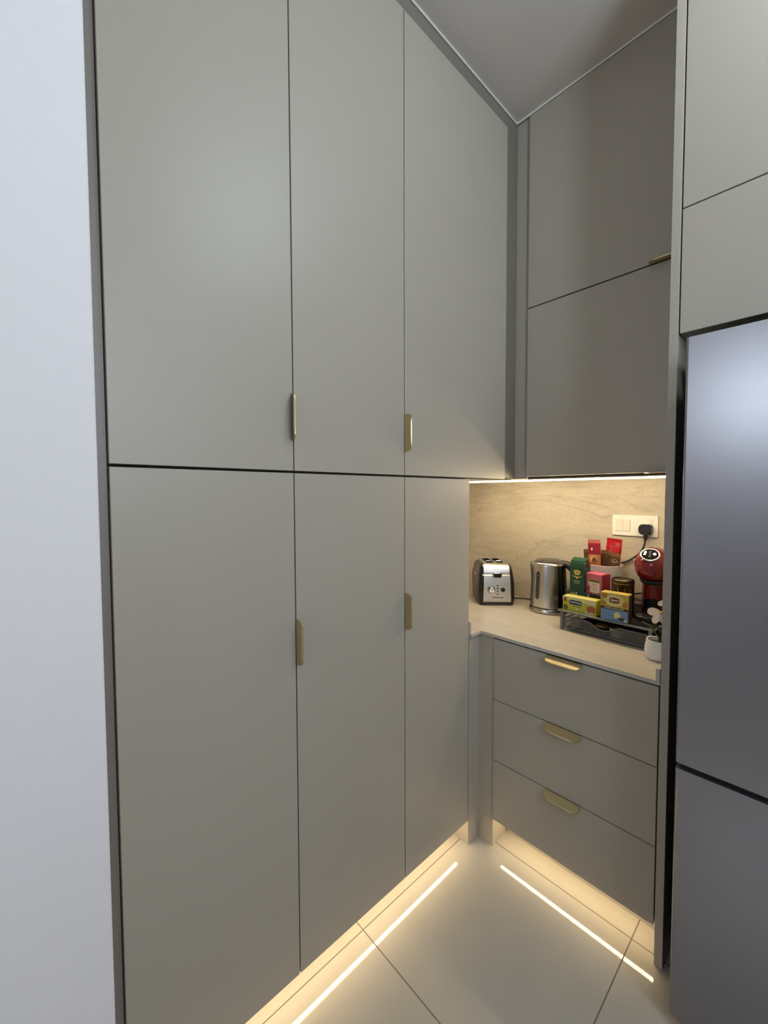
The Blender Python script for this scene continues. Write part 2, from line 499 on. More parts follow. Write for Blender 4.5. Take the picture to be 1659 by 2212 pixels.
# ------------------------------------------------------------------ back run, upper cabinets (doors face -y at y = YUP)
YUP = 0.278
XU0, XU1 = 0.049, 0.6235
ZUB, ZUG = 1.4765, 2.189
tag(new_obj('filler_panel', B(-0.0120, XU0 - 0.0008, YUP + 0.010, YUP + 0.0185, ZUB - 0.002, CEIL - 0.0005), m_lam), 'vertical grey corner filler left of the back upper doors', 'filler panel')
def back_upper(zd, zb_, label, hz):
    t = empty('wall_cabinet', ((XU0 + XU1) / 2, YUP, zb_[0]), label, 'cabinet')
    off = Vector(t.location)
    def put(b): return xform(b, Matrix.Translation(-off))
    new_obj('body', put(dark_front(B(XU0 - 0.001, XU1, YUP + DT + 0.003, 0.604, zb_[0], zb_[1]), 1, -1)), [m_lam, m_gap], t)
    d = new_obj('door', put(B(XU0, XU1 - 0.002, YUP, YUP + DT, zd[0], zd[1], 0.0012)), m_lam, t)
    # length along +x, plate grows along -y, plate normal z
    m = Matrix.Translation(Vector((0.498, YUP, hz)) - off) @ Matrix(((0, 0, 1, 0), (-1, 0, 0, 0), (0, 1, 0, 0), (0, 0, 0, 1)))
    add_pull(d, m)
    return t
back_upper((ZUG + 0.0025, CEIL - 0.006), (ZUG + 0.0005, CEIL - 0.002), 'top back wall cabinet under the ceiling, dark grey flap door with gold pull', ZUG + 0.0015)
back_upper((ZUB, ZUG - 0.0025), (1.4665, ZUG - 0.0005), 'lower back wall cabinet above the coffee niche with gold pull under its door', ZUB - 0.0015)
# underside closing panel of the niche carrying the light strip
tag(new_obj('soffit_panel', B(-0.618, 0.0475, YU + 0.098, 0.604, 1.4665, 1.4735), m_lam), 'grey panel closing the underside of the corner above the toaster', 'panel')
UL = empty('led_strip', (0.14, 0.312, 1.4660), 'glowing white light strip under the back wall cabinets', 'light strip')
new_obj('housing', B(-0.50, 0.4790, -0.0075, 0.0075, -0.0032, 0.0), m_white, UL)
new_obj('diffuser', B(-0.498, 0.4775, -0.0062, 0.0062, -0.0085, -0.0032, 0.002), m_led_up, UL)

# ------------------------------------------------------------------ worktop, backsplash
ZC = 0.858
bm = bmesh.new()
prism(bm, [(-0.62, -0.0625), (0.013, -0.0625), (0.013, -0.003), (0.6235, -0.003), (0.6235, 0.606), (-0.62, 0.606)], 'z', ZC - 0.012, ZC)
tag(new_obj('worktop', bm, m_top), 'beige travertine worktop of the coffee niche', 'worktop')
tag(new_obj('upstand', B(0.6125, 0.6232, -0.0028, 0.604, ZC + 0.0002, ZC + 0.036, 0.0008), m_top), 'low travertine upstand beside the orchid pot against the right end panel', 'upstand')
tag(new_obj('upstand', B(-0.60, 0.0035, -0.0622, -0.051, ZC + 0.0002, ZC + 0.045, 0.0008), m_top), 'low travertine upstand at the left end of the worktop by the tall cabinet', 'upstand')
tag(new_obj('backsplash', B(-0.62, 0.6235, 0.607, 0.627, ZC - 0.01, 1.466), m_splash), 'warmly lit travertine backsplash slab behind the toaster and kettle', 'backsplash')

# ------------------------------------------------------------------ base drawers and corner post
XE, XR = 0.070, 0.6225
ZBR = 0.116
bm = bmesh.new()
prism(bm, [(-0.088, -0.0625), (-0.0005, -0.0625), (-0.0005, 0.0045), (XE - 0.001, 0.0045), (XE - 0.001, 0.100), (0.050, 0.100), (0.050, 0.024), (-0.020, 0.024), (-0.020, -0.044), (-0.088, -0.044)], 'z', 0.0, ZC - 0.0125)
tag(new_obj('corner_post', bm, m_lam), 'grey inside corner post between the tall left cabinets and the drawers', 'filler panel')
t = empty('drawer_cabinet', ((XE + XR) / 2, 0, ZBR), 'grey base cabinet of three drawers under the travertine worktop', 'cabinet')
off = Vector(t.location)
def put(b): return xform(b, Matrix.Translation(-off))
new_obj('body', put(dark_front(B(XE, XR + 0.001, DT + 0.003, 0.595, ZBR + 0.003, ZC - 0.0135), 1, -1)), [m_lam, m_gap], t)
zg = [ZBR, 0.357, 0.599, 0.841]
for i in range(3):
    d = new_obj('drawer', put(B(XE + 0.001, XR - 0.002, 0, DT, zg[i] + (0.0015 if i else 0), zg[i + 1] - 0.0015, 0.0012)), m_lam, t)
    m = Matrix.Translation(Vector((0.284, 0.0, zg[i + 1] - 0.0020)) - off) @ Matrix(((0, 0, 1, 0), (-1, 0, 0, 0), (0, 1, 0, 0), (0, 0, 0, 1))) 
    add_pull(d, m, -0.48)
tag(new_obj('plinth', B(XE + 0.001, 0.624, 0.1125, 0.1285, 0.0, ZBR + 0.002), m_lam), 'recessed plinth board under the drawers, warmly lit', 'plinth')
TL = empty('led_strip', (-0.046, -0.65, ZB + 0.004), 'warm light strip hidden under the tall left cabinets', 'light strip')
new_obj('housing', B(-0.008, 0.008, -0.565, 0.575, -0.004, -0.0003), m_white, TL)
new_obj('diffuser', B(-0.0052, 0.0052, -0.563, 0.573, -0.009, -0.004, 0.002), m_led_toe, TL)
TR = empty('led_strip', (0.342, 0.058, ZBR + 0.003), 'warm light strip hidden under the drawer cabinet', 'light strip')
new_obj('housing', B(-0.268, 0.272, -0.008, 0.008, -0.004, -0.0003), m_white, TR)
new_obj('diffuser', B(-0.266, 0.270, -0.0052, 0.0052, -0.009, -0.004, 0.002), m_led_toe, TR)

# ------------------------------------------------------------------ fridge housing
tag(new_obj('side_panel', B(0.6245, 0.6460, -0.002, 0.626, 0.0, CEIL - 0.0005, 0.001), m_lam), 'full height grey end panel between the drawers and the fridge', 'side panel')
XF1 = 1.304
tag(new_obj('side_panel', B(1.3052, 1.3267, -0.002, 0.626, 0.0, CEIL - 0.0005, 0.001), m_lam), 'full height grey end panel on the far right side of the fridge', 'side panel')
def fridge_upper(z0, z1, zd, label):
    t = empty('fridge_cabinet', (1.0, 0, z0), label, 'cabinet')
    off = Vector(t.location)
    new_obj('body', xform(dark_front(B(0.6475, XF1, DT + 0.003, 0.61, z0, z1), 1, -1), Matrix.Translation(-off)), [m_lam, m_gap], t)
    new_obj('door', xform(B(0.6490, XF1, 0, DT, zd[0], zd[1], 0.0012), Matrix.Translation(-off)), m_lam, t)
fridge_upper(1.8435, 2.1765, (1.8430, 2.1755), 'lower cabinet over the fridge, shallow pale grey door')
fridge_upper(2.1775, CEIL - 0.002, (2.1790, CEIL - 0.03), 'top cabinet over the fridge, tall pale grey door cut off by the photo edge')
FX0, FX1, FY = 0.691, 1.30, -0.135
FR = empty('refrigerator', (1.0, 0.2, 0.0), 'tall steel refrigerator with freezer door at the bottom', 'refrigerator')
off = Vector(FR.location)
def put(b): return xform(b, Matrix.Translation(-off))
new_obj('body', put(B(FX0 + 0.004, FX1 - 0.004, FY + 0.066, 0.56, 0.025, 1.775, 0.004)), m_black, FR)
def fdoor(name, z0, z1):
    b = bmesh.new()
    prism(b, [(x, y) for x, y in rrect(FX0, FX1, FY, FY + 0.062, 0.006, 3)], 'z', z0, z1)
    return new_obj(name, put(b), m_fridge, FR)
fdoor('fridge_door', 0.715, 1.786)
fdoor('freezer_door', 0.040, 0.700)
new_obj('door_seal', put(B(FX0 + 0.012, FX1 - 0.012, FY + 0.020, FY + 0.066, 0.698, 0.717)), m_rubber, FR)
for x in (FX0 + 0.03, FX1 - 0.03):
    bm = bmesh.new(); lathe(bm, [(0.018, 0.0), (0.018, 0.012), (0.010, 0.014), (0.010, 0.026)], x, FY + 0.09, 16)
    new_obj('foot', put(bm), m_rubber, FR)

# ------------------------------------------------------------------ switch and socket plate, plug and cord
SP = empty('socket_plate', (0.3775, 0.607, 1.2645), 'white double wall plate with two rockers and a socket on the backsplash', 'socket')
bm = bmesh.new()
prism(bm, rrect(-0.0865, 0.0865, -0.0445, 0.0445, 0.003, 3), 'y', -0.008, 0.0)
new_obj('plate', bm, m_white, SP)
m_white2 = c('white_rocker', (0.72, 0.69, 0.64), 0.35)
for x in (-0.0715, -0.0435):
    new_obj('switch', B(x, x + 0.0272, -0.0105, -0.008, -0.026, 0.024, 0.001), m_white2, SP)
new_obj('socket_switch', B(0.056, 0.069, -0.0102, -0.008, 0.011, 0.029, 0.001), m_white2, SP)
PC = empty('power_cord', (0.425, 0.599, 1.2525), 'black plug and cord running from the wall socket behind the sachet canister', 'cord')
bm = bmesh.new()
prism(bm, rrect(-0.0235, 0.0235, -0.0225, 0.0205, 0.013, 6), 'y', -0.032, -0.0005)
es = [e for e in bm.edges if all(v.co.y < -0.03 for v in e.verts)]
bmesh.ops.bevel(bm, geom=es, offset=0.006, segments=3, affect='EDGES')
new_obj('plug', bm, m_black, PC)
bm = bmesh.new(); tube(bm, [(0, -0.018, -0.018), (0, -0.018, -0.032), (-0.001, -0.018, -0.046)], [0.0085, 0.0075, 0.0055], 12)
new_obj('strain_relief', bm, m_black, PC, smooth=True)
cord = catmull([(0.424, 0.581, 1.2085), (0.421, 0.580, 1.185), (0.403, 0.588, 1.150), (0.360, 0.597, 1.112), (0.318, 0.599, 1.088), (0.288, 0.599, 1.04), (0.302, 0.599, 0.985), (0.370, 0.597, 0.970), (0.430, 0.575, 0.985), (0.478, 0.540, 0.985)], 8)
bm = tube(bmesh.new(), [p - PC.location for p in cord], 0.0036, 8)
new_obj('cable', bm, m_rubber, PC, smooth=True)

# ------------------------------------------------------------------ toaster
TO = empty('toaster', (-0.1385, 0.3605, ZC), 'two slot toaster with steel front and dark sides at the left end of the worktop', 'toaster', math.radians(45))
D, HT = 0.235, 0.203
m_toast = mat('satin_steel', (0.60, 0.58, 0.56), 0.36, metal=1.0, noise=0.04, nscale=50, stretch=(2, 40, 40), bump=0.04, bscale=60)
def side_profile(inset=0.0, z_low=0.012):
    i = inset
    p = [(0.006 + i, z_low), (0.004 + i, 0.03), (0.006 + i, 0.10), (0.012 + i, 0.145)]
    for k in range(13):
        a = PI / 2 * k / 12
        p.append((0.018 + 0.040 - 0.040 * math.cos(a) + i, 0.150 + (HT - 0.150 - i) * math.sin(a)))
    for k in range(7):
        a = PI / 2 * k / 6
        p.append((D - 0.058 + 0.045 * math.sin(a) - i, 0.150 + (HT - 0.150 - i) * math.cos(a)))
    p += [(D - 0.008 - i, 0.10), (D - 0.006 - i, z_low)]
    return p
# dark housing: lofted slices across the width, narrower towards the top
bm = bmesh.new()
prof = side_profile(0.004, 0.0)
sl = []
nx = 30
for k in range(nx + 1):
    s = -1 + 2 * k / nx
    e = math.sqrt(max(0.0, 1 - max(0.0, (abs(s) - 0.74) / 0.26) ** 2))
    row = []
    for (y, z) in prof:
        hw = 0.0880 - 0.005 * (z / HT) ** 2
        if z < 0.02: hw -= 0.006
        yc = D / 2
        ii = 1 - 0.12 * (1 - e)
        zz = z if z < 0.1 else z - (1 - e) * 0.036 * (z - 0.1) / 0.1
        row.append(bm.verts.new((s * hw, yc + (y - yc) * ii, zz)))
    sl.append(row)
n = len(prof)
for a, b2 in zip(sl, sl[1:]):
    for i in range(n):
        bm.faces.new((a[i], a[(i + 1) % n], b2[(i + 1) % n], b2[i]))
bm.faces.new(sl[0]); bm.faces.new(sl[-1][::-1])
new_obj('housing', bm, m_darkhouse, TO, smooth=True)
# steel wrap over front and top
bm = bmesh.new()
pf = side_profile(0.0, 0.018)
def wrap_w(z): return 0.0672 - 0.006 * (z / HT)
nw = 2
outer = [(y, z) for y, z in pf]
L_ = [bm.verts.new((-wrap_w(z), y, z)) for y, z in outer]; R2 = [bm.verts.new((wrap_w(z), y, z)) for y, z in outer]
L2 = [bm.verts.new((-wrap_w(z), y + (D / 2 - y) * 0.10, z - 0.006)) for y, z in outer]; R3 = [bm.verts.new((wrap_w(z), y + (D / 2 - y) * 0.10, z - 0.006)) for y, z in outer]
for i in range(len(outer) - 1):
    bm.faces.new((L_[i], R2[i], R2[i + 1], L_[i + 1])); bm.faces.new((L2[i], L2[i + 1], R3[i + 1], R3[i]))
    bm.faces.new((L_[i], L_[i + 1], L2[i + 1], L2[i])); bm.faces.new((R2[i], R3[i], R3[i + 1], R2[i + 1]))
bm.faces.new((L_[0], L2[0], R3[0], R2[0])); bm.faces.new((L_[-1], R2[-1], R3[-1], L2[-1]))
o = new_obj('steel_cover', bm, m_toast, TO, smooth=True)
o['label'] = 'brushed steel front and top cover'
m_slot = mat('slot_black', (0.006, 0.005, 0.004), 0.95, spec=0.02)
for x in (-0.026, 0.022):
    bm = bmesh.new(); box(bm, x - 0.0150, x + 0.0190, 0.056, 0.185, HT - 0.020, HT + 0.0004)
    s_ = new_obj('bread_slot', bm, m_slot, TO)
    new_obj('slot_wire', tube(bmesh.new(), [(x - 0.010, 0.10, HT + 0.001), (x + 0.013, 0.10, HT + 0.001)], 0.0012, 6), m_chrome, s_)
bm = bmesh.new(); prism(bm, rrect(-0.021, 0.022, 0.135, 0.162, 0.006, 4), 'y', 0.003, 0.026)
lv = new_obj('lever_recess', bm, m_chrome, TO)
bm = bmesh.new(); prism(bm, rrect(-0.017, 0.018, 0.139, 0.159, 0.004, 4), 'y', -0.004, 0.012)
new_obj('lever', bm, m_blackgloss, lv)
bm = bmesh.new(); lathe(bm, [(0.0155, 0.0), (0.0155, 0.004), (0.0135, 0.006), (0.0125, 0.016), (0.010, 0.018)], 0, 0, 28)
box(bm, -0.003, 0.003, -0.011, 0.011, 0.016, 0.021, 0.001)
xform(bm, Matrix.Translation((-0.0285, 0.0055, 0.078)) @ Matrix.Rotation(PI / 2, 4, 'X'))
new_obj('knob', bm, m_chrome, TO, smooth=True)
bm = bmesh.new(); lathe(bm, [(0.0155, 0.0), (0.0175, 0.0), (0.0175, 0.0022), (0.0155, 0.0022)], 0, 0, 28, cap0=False, cap1=False)
xform(bm, Matrix.Translation((-0.0285, 0.0055, 0.078)) @ Matrix.Rotation(PI / 2, 4, 'X'))
new_obj('knob_ring', bm, m_black, TO)
bm = bmesh.new(); lathe(bm, [(0.0105, 0.0), (0.0105, 0.003), (0.0075, 0.004), (0.006, 0.0065), (0.002, 0.0070)], 0, 0, 24)
xform(bm, Matrix.Translation((0.0275, 0.0055, 0.078)) @ Matrix.Rotation(PI / 2, 4, 'X'))
new_obj('button', bm, m_black, TO)
bm = bmesh.new()
for z in (0.099, 0.085, 0.071, 0.057):
    box(bm, -0.0015, 0.0015, 0.0030, 0.0045, z - 0.003, z + 0.002); prism(bm, ellipse(0.004, z, 0.003, 0.003, 10), 'y', 0.0030, 0.0045)
text_bm(bm, 'KitchenAid', 0.0090, 0.003, 0.0405, 0.0042, 0.0008, width=0.052, bold=0.0002)
new_obj('front_print', bm, m_black, TO)
bm = bmesh.new(); box(bm, -0.0878, -0.0838, 0.085, 0.135, 0.132, 0.148, 0.001)
new_obj('badge', bm, m_chrome, TO)
tc_pts = catmull([(-0.205, 0.500, ZC + 0.010), (-0.170, 0.520, ZC + 0.008), (-0.145, 0.537, ZC + 0.006), (-0.115, 0.560, ZC + 0.006), (-0.085, 0.572, ZC + 0.005), (-0.03, 0.580, ZC + 0.005), (0.06, 0.585, ZC + 0.005), (0.15, 0.588, ZC + 0.005)], 8)
def local_of(o, pts):
    inv = (Matrix.Translation(o.location) @ Matrix.Rotation(o.rotation_euler.z, 4, 'Z')).inverted()
    return [inv @ Vector(p) for p in pts]
new_obj('cord', tube(bmesh.new(), local_of(TO, [(p.x, p.y, max(p.z, ZC + 0.0040)) for p in tc_pts]), 0.0036, 8), m_rubber, TO, smooth=True)

# ------------------------------------------------------------------ kettle
KE = empty('kettle', (0.065, 0.468, ZC), 'brushed steel electric kettle with black handle, standing beside the toaster', 'kettle', math.radians(25))
bm = bmesh.new(); lathe(bm, [(0.080, 0.0), (0.084, 0.004), (0.084, 0.016), (0.080, 0.022)], 0, 0, 48)
kb = new_obj('power_base', bm, m_steel, KE, smooth=True)
bm = bmesh.new(); lathe(bm, [(0.078, 0.022), (0.080, 0.025), (0.080, 0.028)], 0, 0, 48)
new_obj('base_ring', bm, m_blackgloss, KE)
bm = bmesh.new(); lathe(bm, [(0.0815, 0.0275), (0.0805, 0.06), (0.076, 0.14), (0.0715, 0.215), (0.070, 0.224), (0.066, 0.228)], 0, 0, 64)
# pinched spout on the left
for v in bm.verts:
    if v.co.z > 0.19:
        a = math.atan2(v.co.y, v.co.x)
        d_ = abs((a - PI + PI) % (2 * PI) - PI)
        k = math.exp(-(d_ / 0.22) ** 2) * min(1, (v.co.z - 0.19) / 0.03)
        v.co.x -= 0.012 * k
new_obj('body', bm, m_steel, KE, smooth=True)
bm = bmesh.new(); lathe(bm, [(0.0625, 0.2275), (0.0615, 0.232), (0.052, 0.239), (0.030, 0.243), (0.004, 0.244)], 0, 0, 48)
new_obj('lid', bm, mat('lid_grey', (0.10, 0.095, 0.09), 0.3, metal=0.5), KE, smooth=True)
# handle loop on the right
hp = catmull([(0.055, 0.004, 0.224), (0.085, 0.004, 0.220), (0.112, 0.004, 0.192), (0.125, 0.004, 0.140), (0.122, 0.004, 0.090), (0.108, 0.004, 0.060), (0.082, 0.004, 0.050)], 6)
hp = [Matrix.Rotation(-0.30, 4, 'Z') @ p for p in hp]
bm = tube(bmesh.new(), hp, [0.017 - 0.006 * abs(i / (len(hp) - 1) - 0.25) for i in range(len(hp))], 14)
h_ = new_obj('handle', bm, m_black, KE, smooth=True)
bm = bmesh.new()
rows = []
for k in range(9):
    a = math.radians(-34 + 64 * k / 8) - 0.42
    rows.append([(a, z) for z in (0.032, 0.12, 0.218)])
def kr(z): return 0.0815 - (z - 0.0275) * 0.0535
grid = [[bm.verts.new(((kr(z) + 0.0015) * math.cos(a), (kr(z) + 0.0015) * math.sin(a), z)) for a, z in r_] for r_ in rows]
for a, b2 in zip(grid, grid[1:]):
    for i in range(2): bm.faces.new((a[i], b2[i], b2[i + 1], a[i + 1]))
bmesh.ops.solidify(bm, geom=bm.faces[:], thickness=0.003)
new_obj('handle_mount', bm, m_blackgloss, KE)
# water gauge
def on_body(az, z, r_off): 
    r_ = kr(z) + r_off
    return (r_ * math.cos(az), r_ * math.sin(az), z)
bm = bmesh.new()
gz0, gz1, gw = 0.064, 0.190, 0.0090
A0 = math.radians(-127)
poly = rrect(-gw, gw, gz0, gz1, 0.0088, 6)
vs1 = [bm.verts.new(on_body(A0 + x / kr(z), z, 0.0012)) for x, z in poly]
vs0 = [bm.verts.new(on_body(A0 + x / kr(z), z, -0.004)) for x, z in poly]
bm.faces.new(vs1)
for i in range(len(poly)): bm.faces.new((vs0[i], vs0[(i + 1) % len(poly)], vs1[(i + 1) % len(poly)], vs1[i]))
wg = new_obj('water_gauge', bm, mat('smoked_window', (0.03, 0.04, 0.045), 0.15), KE)
bm = bmesh.new()
for k in range(7):
    z = 0.076 + k * 0.016
    vv = [bm.verts.new(on_body(A0 + x / kr(z), zz, 0.0017)) for x, zz in ((-0.001, z), (0.0045, z), (0.0045, z + 0.0014), (-0.001, z + 0.0014))]
    bm.faces.new(vv)
bmesh.ops.solidify(bm, geom=bm.faces[:], thickness=0.0004)
new_obj('scale_marks', bm, m_white2, wg)
kc = catmull([(0.155, 0.555, ZC + 0.06), (0.175, 0.560, ZC + 0.075), (0.188, 0.548, ZC + 0.05), (0.190, 0.54, ZC + 0.02), (0.180, 0.55, ZC + 0.004), (0.155, 0.53, ZC + 0.004), (0.132, 0.52, ZC + 0.0045)], 8)
new_obj('cord', tube(bmesh.new(), local_of(KE, kc), 0.0034, 8), m_rubber, KE, smooth=True)

# ------------------------------------------------------------------ capsule drawer stand
SR = math.radians(-2.5)
ST = empty('capsule_stand', (0.212, 0.250, ZC), 'grey wire capsule drawer stand carrying the tea boxes', 'stand', SR)
SW_, SD, SH = 0.336, 0.338, 0.0745
bm = bmesh.new()
tube(bm, [(0, 0, SH), (SW_, 0, SH), (SW_, SD, SH), (0, SD, SH)], 0.0042, 8, closed=True)
new_obj('top_rim', bm, m_greywire, ST)
new_obj('shelf', B(0.003, SW_ - 0.003, 0.003, SD - 0.003, SH - 0.003, SH + 0.0005), m_blackwire, ST)
for x, y in ((0.012, 0.006), (SW_ - 0.012, 0.006), (0.012, SD - 0.006), (SW_ - 0.012, SD - 0.006)):
    new_obj('leg', B(x - 0.0055, x + 0.0055, y - 0.005, y + 0.005, 0.0, SH - 0.003, 0.001), m_greywire, ST)
for z in (0.022, 0.040, 0.057):
    new_obj('side_wire', tube(bmesh.new(), [(0.012, 0.008, z), (0.012, SD - 0.008, z)], 0.0022, 6), m_greywire, ST)
# sliding mesh drawer: wavy wire-edged front
DR = new_obj('drawer', B(0.024, SW_ - 0.024, 0.010, SD - 0.015, 0.006, 0.009), m_blackwire, ST)
def wave(x):
    s = (x - 0.022) / (SW_ - 0.044)
    dip = max(0.0, 1 - abs((s - 0.5) / 0.22))
    return 0.053 - 0.024 * (3 * dip * dip - 2 * dip ** 3)
m_mesh = bpy.data.materials.new('fine_black_mesh')
nt, N, L, P = nodes_of(m_mesh)
P.inputs['Base Color'].default_value = (0.13, 0.125, 0.12, 1); P.inputs['Roughness'].default_value = 0.5
tcx = N.new('ShaderNodeTexCoord'); ck = N.new('ShaderNodeTexChecker'); ck.inputs['Scale'].default_value = 900
mpx = N.new('ShaderNodeMapping'); mpx.inputs['Rotation'].default_value = (0.3, 0.785, 0)
L.new(tcx.outputs['Object'], mpx.inputs['Vector']); L.new(mpx.outputs[0], ck.inputs['Vector'])
mrx = N.new('ShaderNodeMapRange'); mrx.inputs['To Min'].default_value = 0.25; mrx.inputs['To Max'].default_value = 0.65
L.new(ck.outputs['Fac'], mrx.inputs['Value']); L.new(mrx.outputs[0], P.inputs['Alpha'])
bm = bmesh.new()
xs = [0.022 + (SW_ - 0.044) * i / 40 for i in range(41)]
top = [(x, wave(x)) for x in xs]
prism(bm, [(xs[0], 0.008), (xs[-1], 0.008)] + top[::-1], 'y', 0.0085, 0.0095)
new_obj('mesh_front', bm, m_mesh, DR)
bm = bmesh.new()
tube(bm, [(x, 0.008, z) for x, z in top], 0.0022, 6); tube(bm, [(0.022, 0.008, 0.008), (SW_ - 0.022, 0.008, 0.008)], 0.0024, 6)
tube(bm, [(0.022, 0.008, 0.008), (0.022, 0.008, wave(0.022))], 0.0022, 6); tube(bm, [(SW_ - 0.022, 0.008, 0.008), (SW_ - 0.022, 0.008, wave(SW_ - 0.022))], 0.0022, 6)
new_obj('front_frame', bm, m_greywire, DR)
Rst = Matrix.Translation(ST.location) @ Matrix.Rotation(SR, 4, 'Z')
def on_stand(x, y, z=SH + 0.0008):
    return Rst @ Vector((x, y, z))
# capsules lying in the drawer
m_foil = mat('gold_foil', (0.62, 0.40, 0.14), 0.3, metal=0.8)
def capsule(x, y, col, label, lid):
    b = bmesh.new(); lathe(b, [(0.014, 0.0), (0.017, 0.001), (0.0215, 0.030), (0.0235, 0.032), (0.0235, 0.0335)], 0, 0, 28)
    o = new_obj('coffee_capsule', b, col, loc=on_stand(x, y, 0.0092), smooth=True)
    tag(o, label, 'capsule', 'coffee capsules in the drawer')
    b = bmesh.new(); lathe(b, [(0.0225, 0.0335), (0.0220, 0.0348), (0.004, 0.0352)], 0, 0, 28)
    new_obj('foil_lid', b, lid, o)
m_capbrown = mat('brown_capsule', (0.07, 0.02, 0.015), 0.35)
capsule(0.050, 0.040, m_white, 'white coffee capsule at the left end of the drawer, behind the mesh', m_whitecard)
capsule(0.153, 0.034, m_capbrown, 'dark brown coffee capsule with gold lid in the dip of the drawer front', m_foil)
capsule(0.204, 0.034, m_white, 'white coffee capsule with gold lid right of the dark brown one', m_foil)

# ------------------------------------------------------------------ cartons on the stand
def carton(name, w, d, h, body_mat, label, loc, rz, bev=0.0008):
    o = new_obj(name, B(-w / 2, w / 2, 0, d, 0, h, bev), body_mat, loc=loc, rotz=rz)
    return tag(o, label, 'tea box')
def printed(parent, name, mats, fn):
    b = bmesh.new(); fn(b)
    return new_obj(name, b, mats, parent)
Y_ = -0.0006     # printed layers sit on the carton front (local y = 0)
def sheet(b, poly, mi, lift=0.0):
    prism(b, poly, 'y', Y_ - lift, 0.0001, mi)
def blob(cx, cz, rx, rz, n=14, jit=0.25, seed=0):
    rd = random.Random(seed)
    return [(cx + rx * math.cos(2 * PI * k / n) * (1 - jit * rd.random()), cz + rz * math.sin(2 * PI * k / n) * (1 - jit * rd.random())) for k in range(n)]
def rect(x0, x1, z0, z1): return [(x0, z0), (x1, z0), (x1, z1), (x0, z1)]

m_lime = c('lime_card', (0.50, 0.50, 0.045)); m_limep = c('pale_lime', (0.72, 0.70, 0.25))
m_navy = c('navy_ink', (0.02, 0.022, 0.045)); m_redink = c('red_ink', (0.42, 0.035, 0.03)); m_terra = c('terracotta_ink', (0.36, 0.10, 0.035))
m_leaf = c('leaf_ink', (0.10, 0.13, 0.03)); m_cream = c('cream_ink', (0.70, 0.62, 0.44)); m_silver = c('silver_ink', (0.60, 0.60, 0.60), 0.3)
SB = carton('tea_box', 0.129, 0.046, 0.060, m_lime, 'small lime green tea box with dark oval logo at the left front of the stand', (0.2885, 0.2565, ZC + SH + 0.0008), math.radians(-2.0))
def f1(b):
    sheet(b, rect(-0.0645, 0.0645, 0.045, 0.060), 1)
    sheet(b, ellipse(-0.013, 0.0400, 0.0285, 0.0122, 28), 1, 0.0002)
    sheet(b, rrect(-0.039, 0.013, 0.0305, 0.0490, 0.0090, 6), 0, 0.0004)
    sheet(b, rect(-0.060, -0.0475, 0.040, 0.0545), 2, 0.0003)
    sheet(b, rect(0.027, 0.060, 0.042, 0.0545), 5, 0.0002)
    sheet(b, blob(0.046, 0.022, 0.020, 0.018, seed=2), 3, 0.0002)
    sheet(b, blob(0.030, 0.007, 0.011, 0.006, seed=3), 5, 0.0004); sheet(b, blob(0.048, 0.009, 0.009, 0.006, seed=5), 5, 0.0004)
    sheet(b, blob(-0.052, 0.016, 0.010, 0.013, seed=4), 4, 0.0002); sheet(b, blob(-0.008, 0.014, 0.006, 0.006, seed=9), 5, 0.0002)
printed(SB, 'front_print', [m_navy, m_limep, m_redink, m_terra, m_leaf, m_cream], f1)
printed(SB, 'lettering', [m_silver, m_leaf, m_cream], lambda b: (text_bm(b, 'SunWang', 0.012, -0.013, 0.0400, -0.0011, 0.0004, 0, 0.044, 0.0003),
        text_bm(b, 'TEA MELATI', 0.0055, -0.008, 0.0250, -0.0002, 0.0005, 1, 0.038, 0.0001)))
new_obj('opened_flap', B(-0.060, 0.060, 0.004, 0.020, 0.0600, 0.0604), m_cream, SB)

m_gold2 = c('mustard_card', (0.50, 0.38, 0.07)); m_yel = c('pale_yellow_ink', (0.66, 0.58, 0.22)); m_brownk = c('dark_brown_card', (0.045, 0.022, 0.010))
m_blue = c('sky_blue_ink', (0.14, 0.25, 0.44)); m_maroon = c('maroon_ink', (0.16, 0.012, 0.014)); m_amber = c('amber_ink', (0.42, 0.18, 0.02))
LB = carton('tea_box', 0.0945, 0.042, 0.1035, m_gold2, 'taller yellow and blue tea box with red hexagon logo at the front of the stand', (0.4185, 0.2450, ZC + SH + 0.0008), math.radians(2.0))
def f2(b):
    sheet(b, rect(-0.0470, 0.0470, 0.0005, 0.053), 3)
    sheet(b, rect(-0.0445, 0.0445, 0.002, 0.0435), 2, 0.0002)
    sheet(b, ellipse(0.000, 0.078, 0.034, 0.0215, 24), 1, 0.0001)
    sheet(b, blob(-0.034, 0.092, 0.012, 0.010, seed=11), 5, 0.0003); sheet(b, blob(-0.036, 0.064, 0.011, 0.010, seed=12), 5, 0.0003); sheet(b, blob(0.036, 0.066, 0.011, 0.013, seed=13), 5, 0.0003)
    sheet(b, [(-0.0160, 0.0705), (0.0005, 0.0675), (0.0170, 0.0705), (0.0170, 0.0860), (0.0005, 0.0890), (-0.0160, 0.0860)], 4, 0.0004)
    sheet(b, blob(0.010, 0.025, 0.012, 0.014, seed=14), 1, 0.0004); sheet(b, blob(0.024, 0.014, 0.014, 0.006, seed=15), 3, 0.0006); sheet(b, blob(0.038, 0.010, 0.006, 0.005, seed=16), 6, 0.0008)
printed(LB, 'front_print', [m_gold2, m_yel, m_blue, m_brownk, m_maroon, m_amber, m_cream], f2)
printed(LB, 'logo_lettering', [m_cream], lambda b: text_bm(b, 'Lipton', 0.012, 0.0005, 0.0785, -0.0010, 0.0004, 0, 0.026, 0.0004))
printed(LB, 'name_lettering', [m_cream], lambda b: (text_bm(b, 'RUSSIAN EARL GREY', 0.006, 0.0, 0.0487, -0.0006, 0.0004, 0, 0.066, 0.00015),))
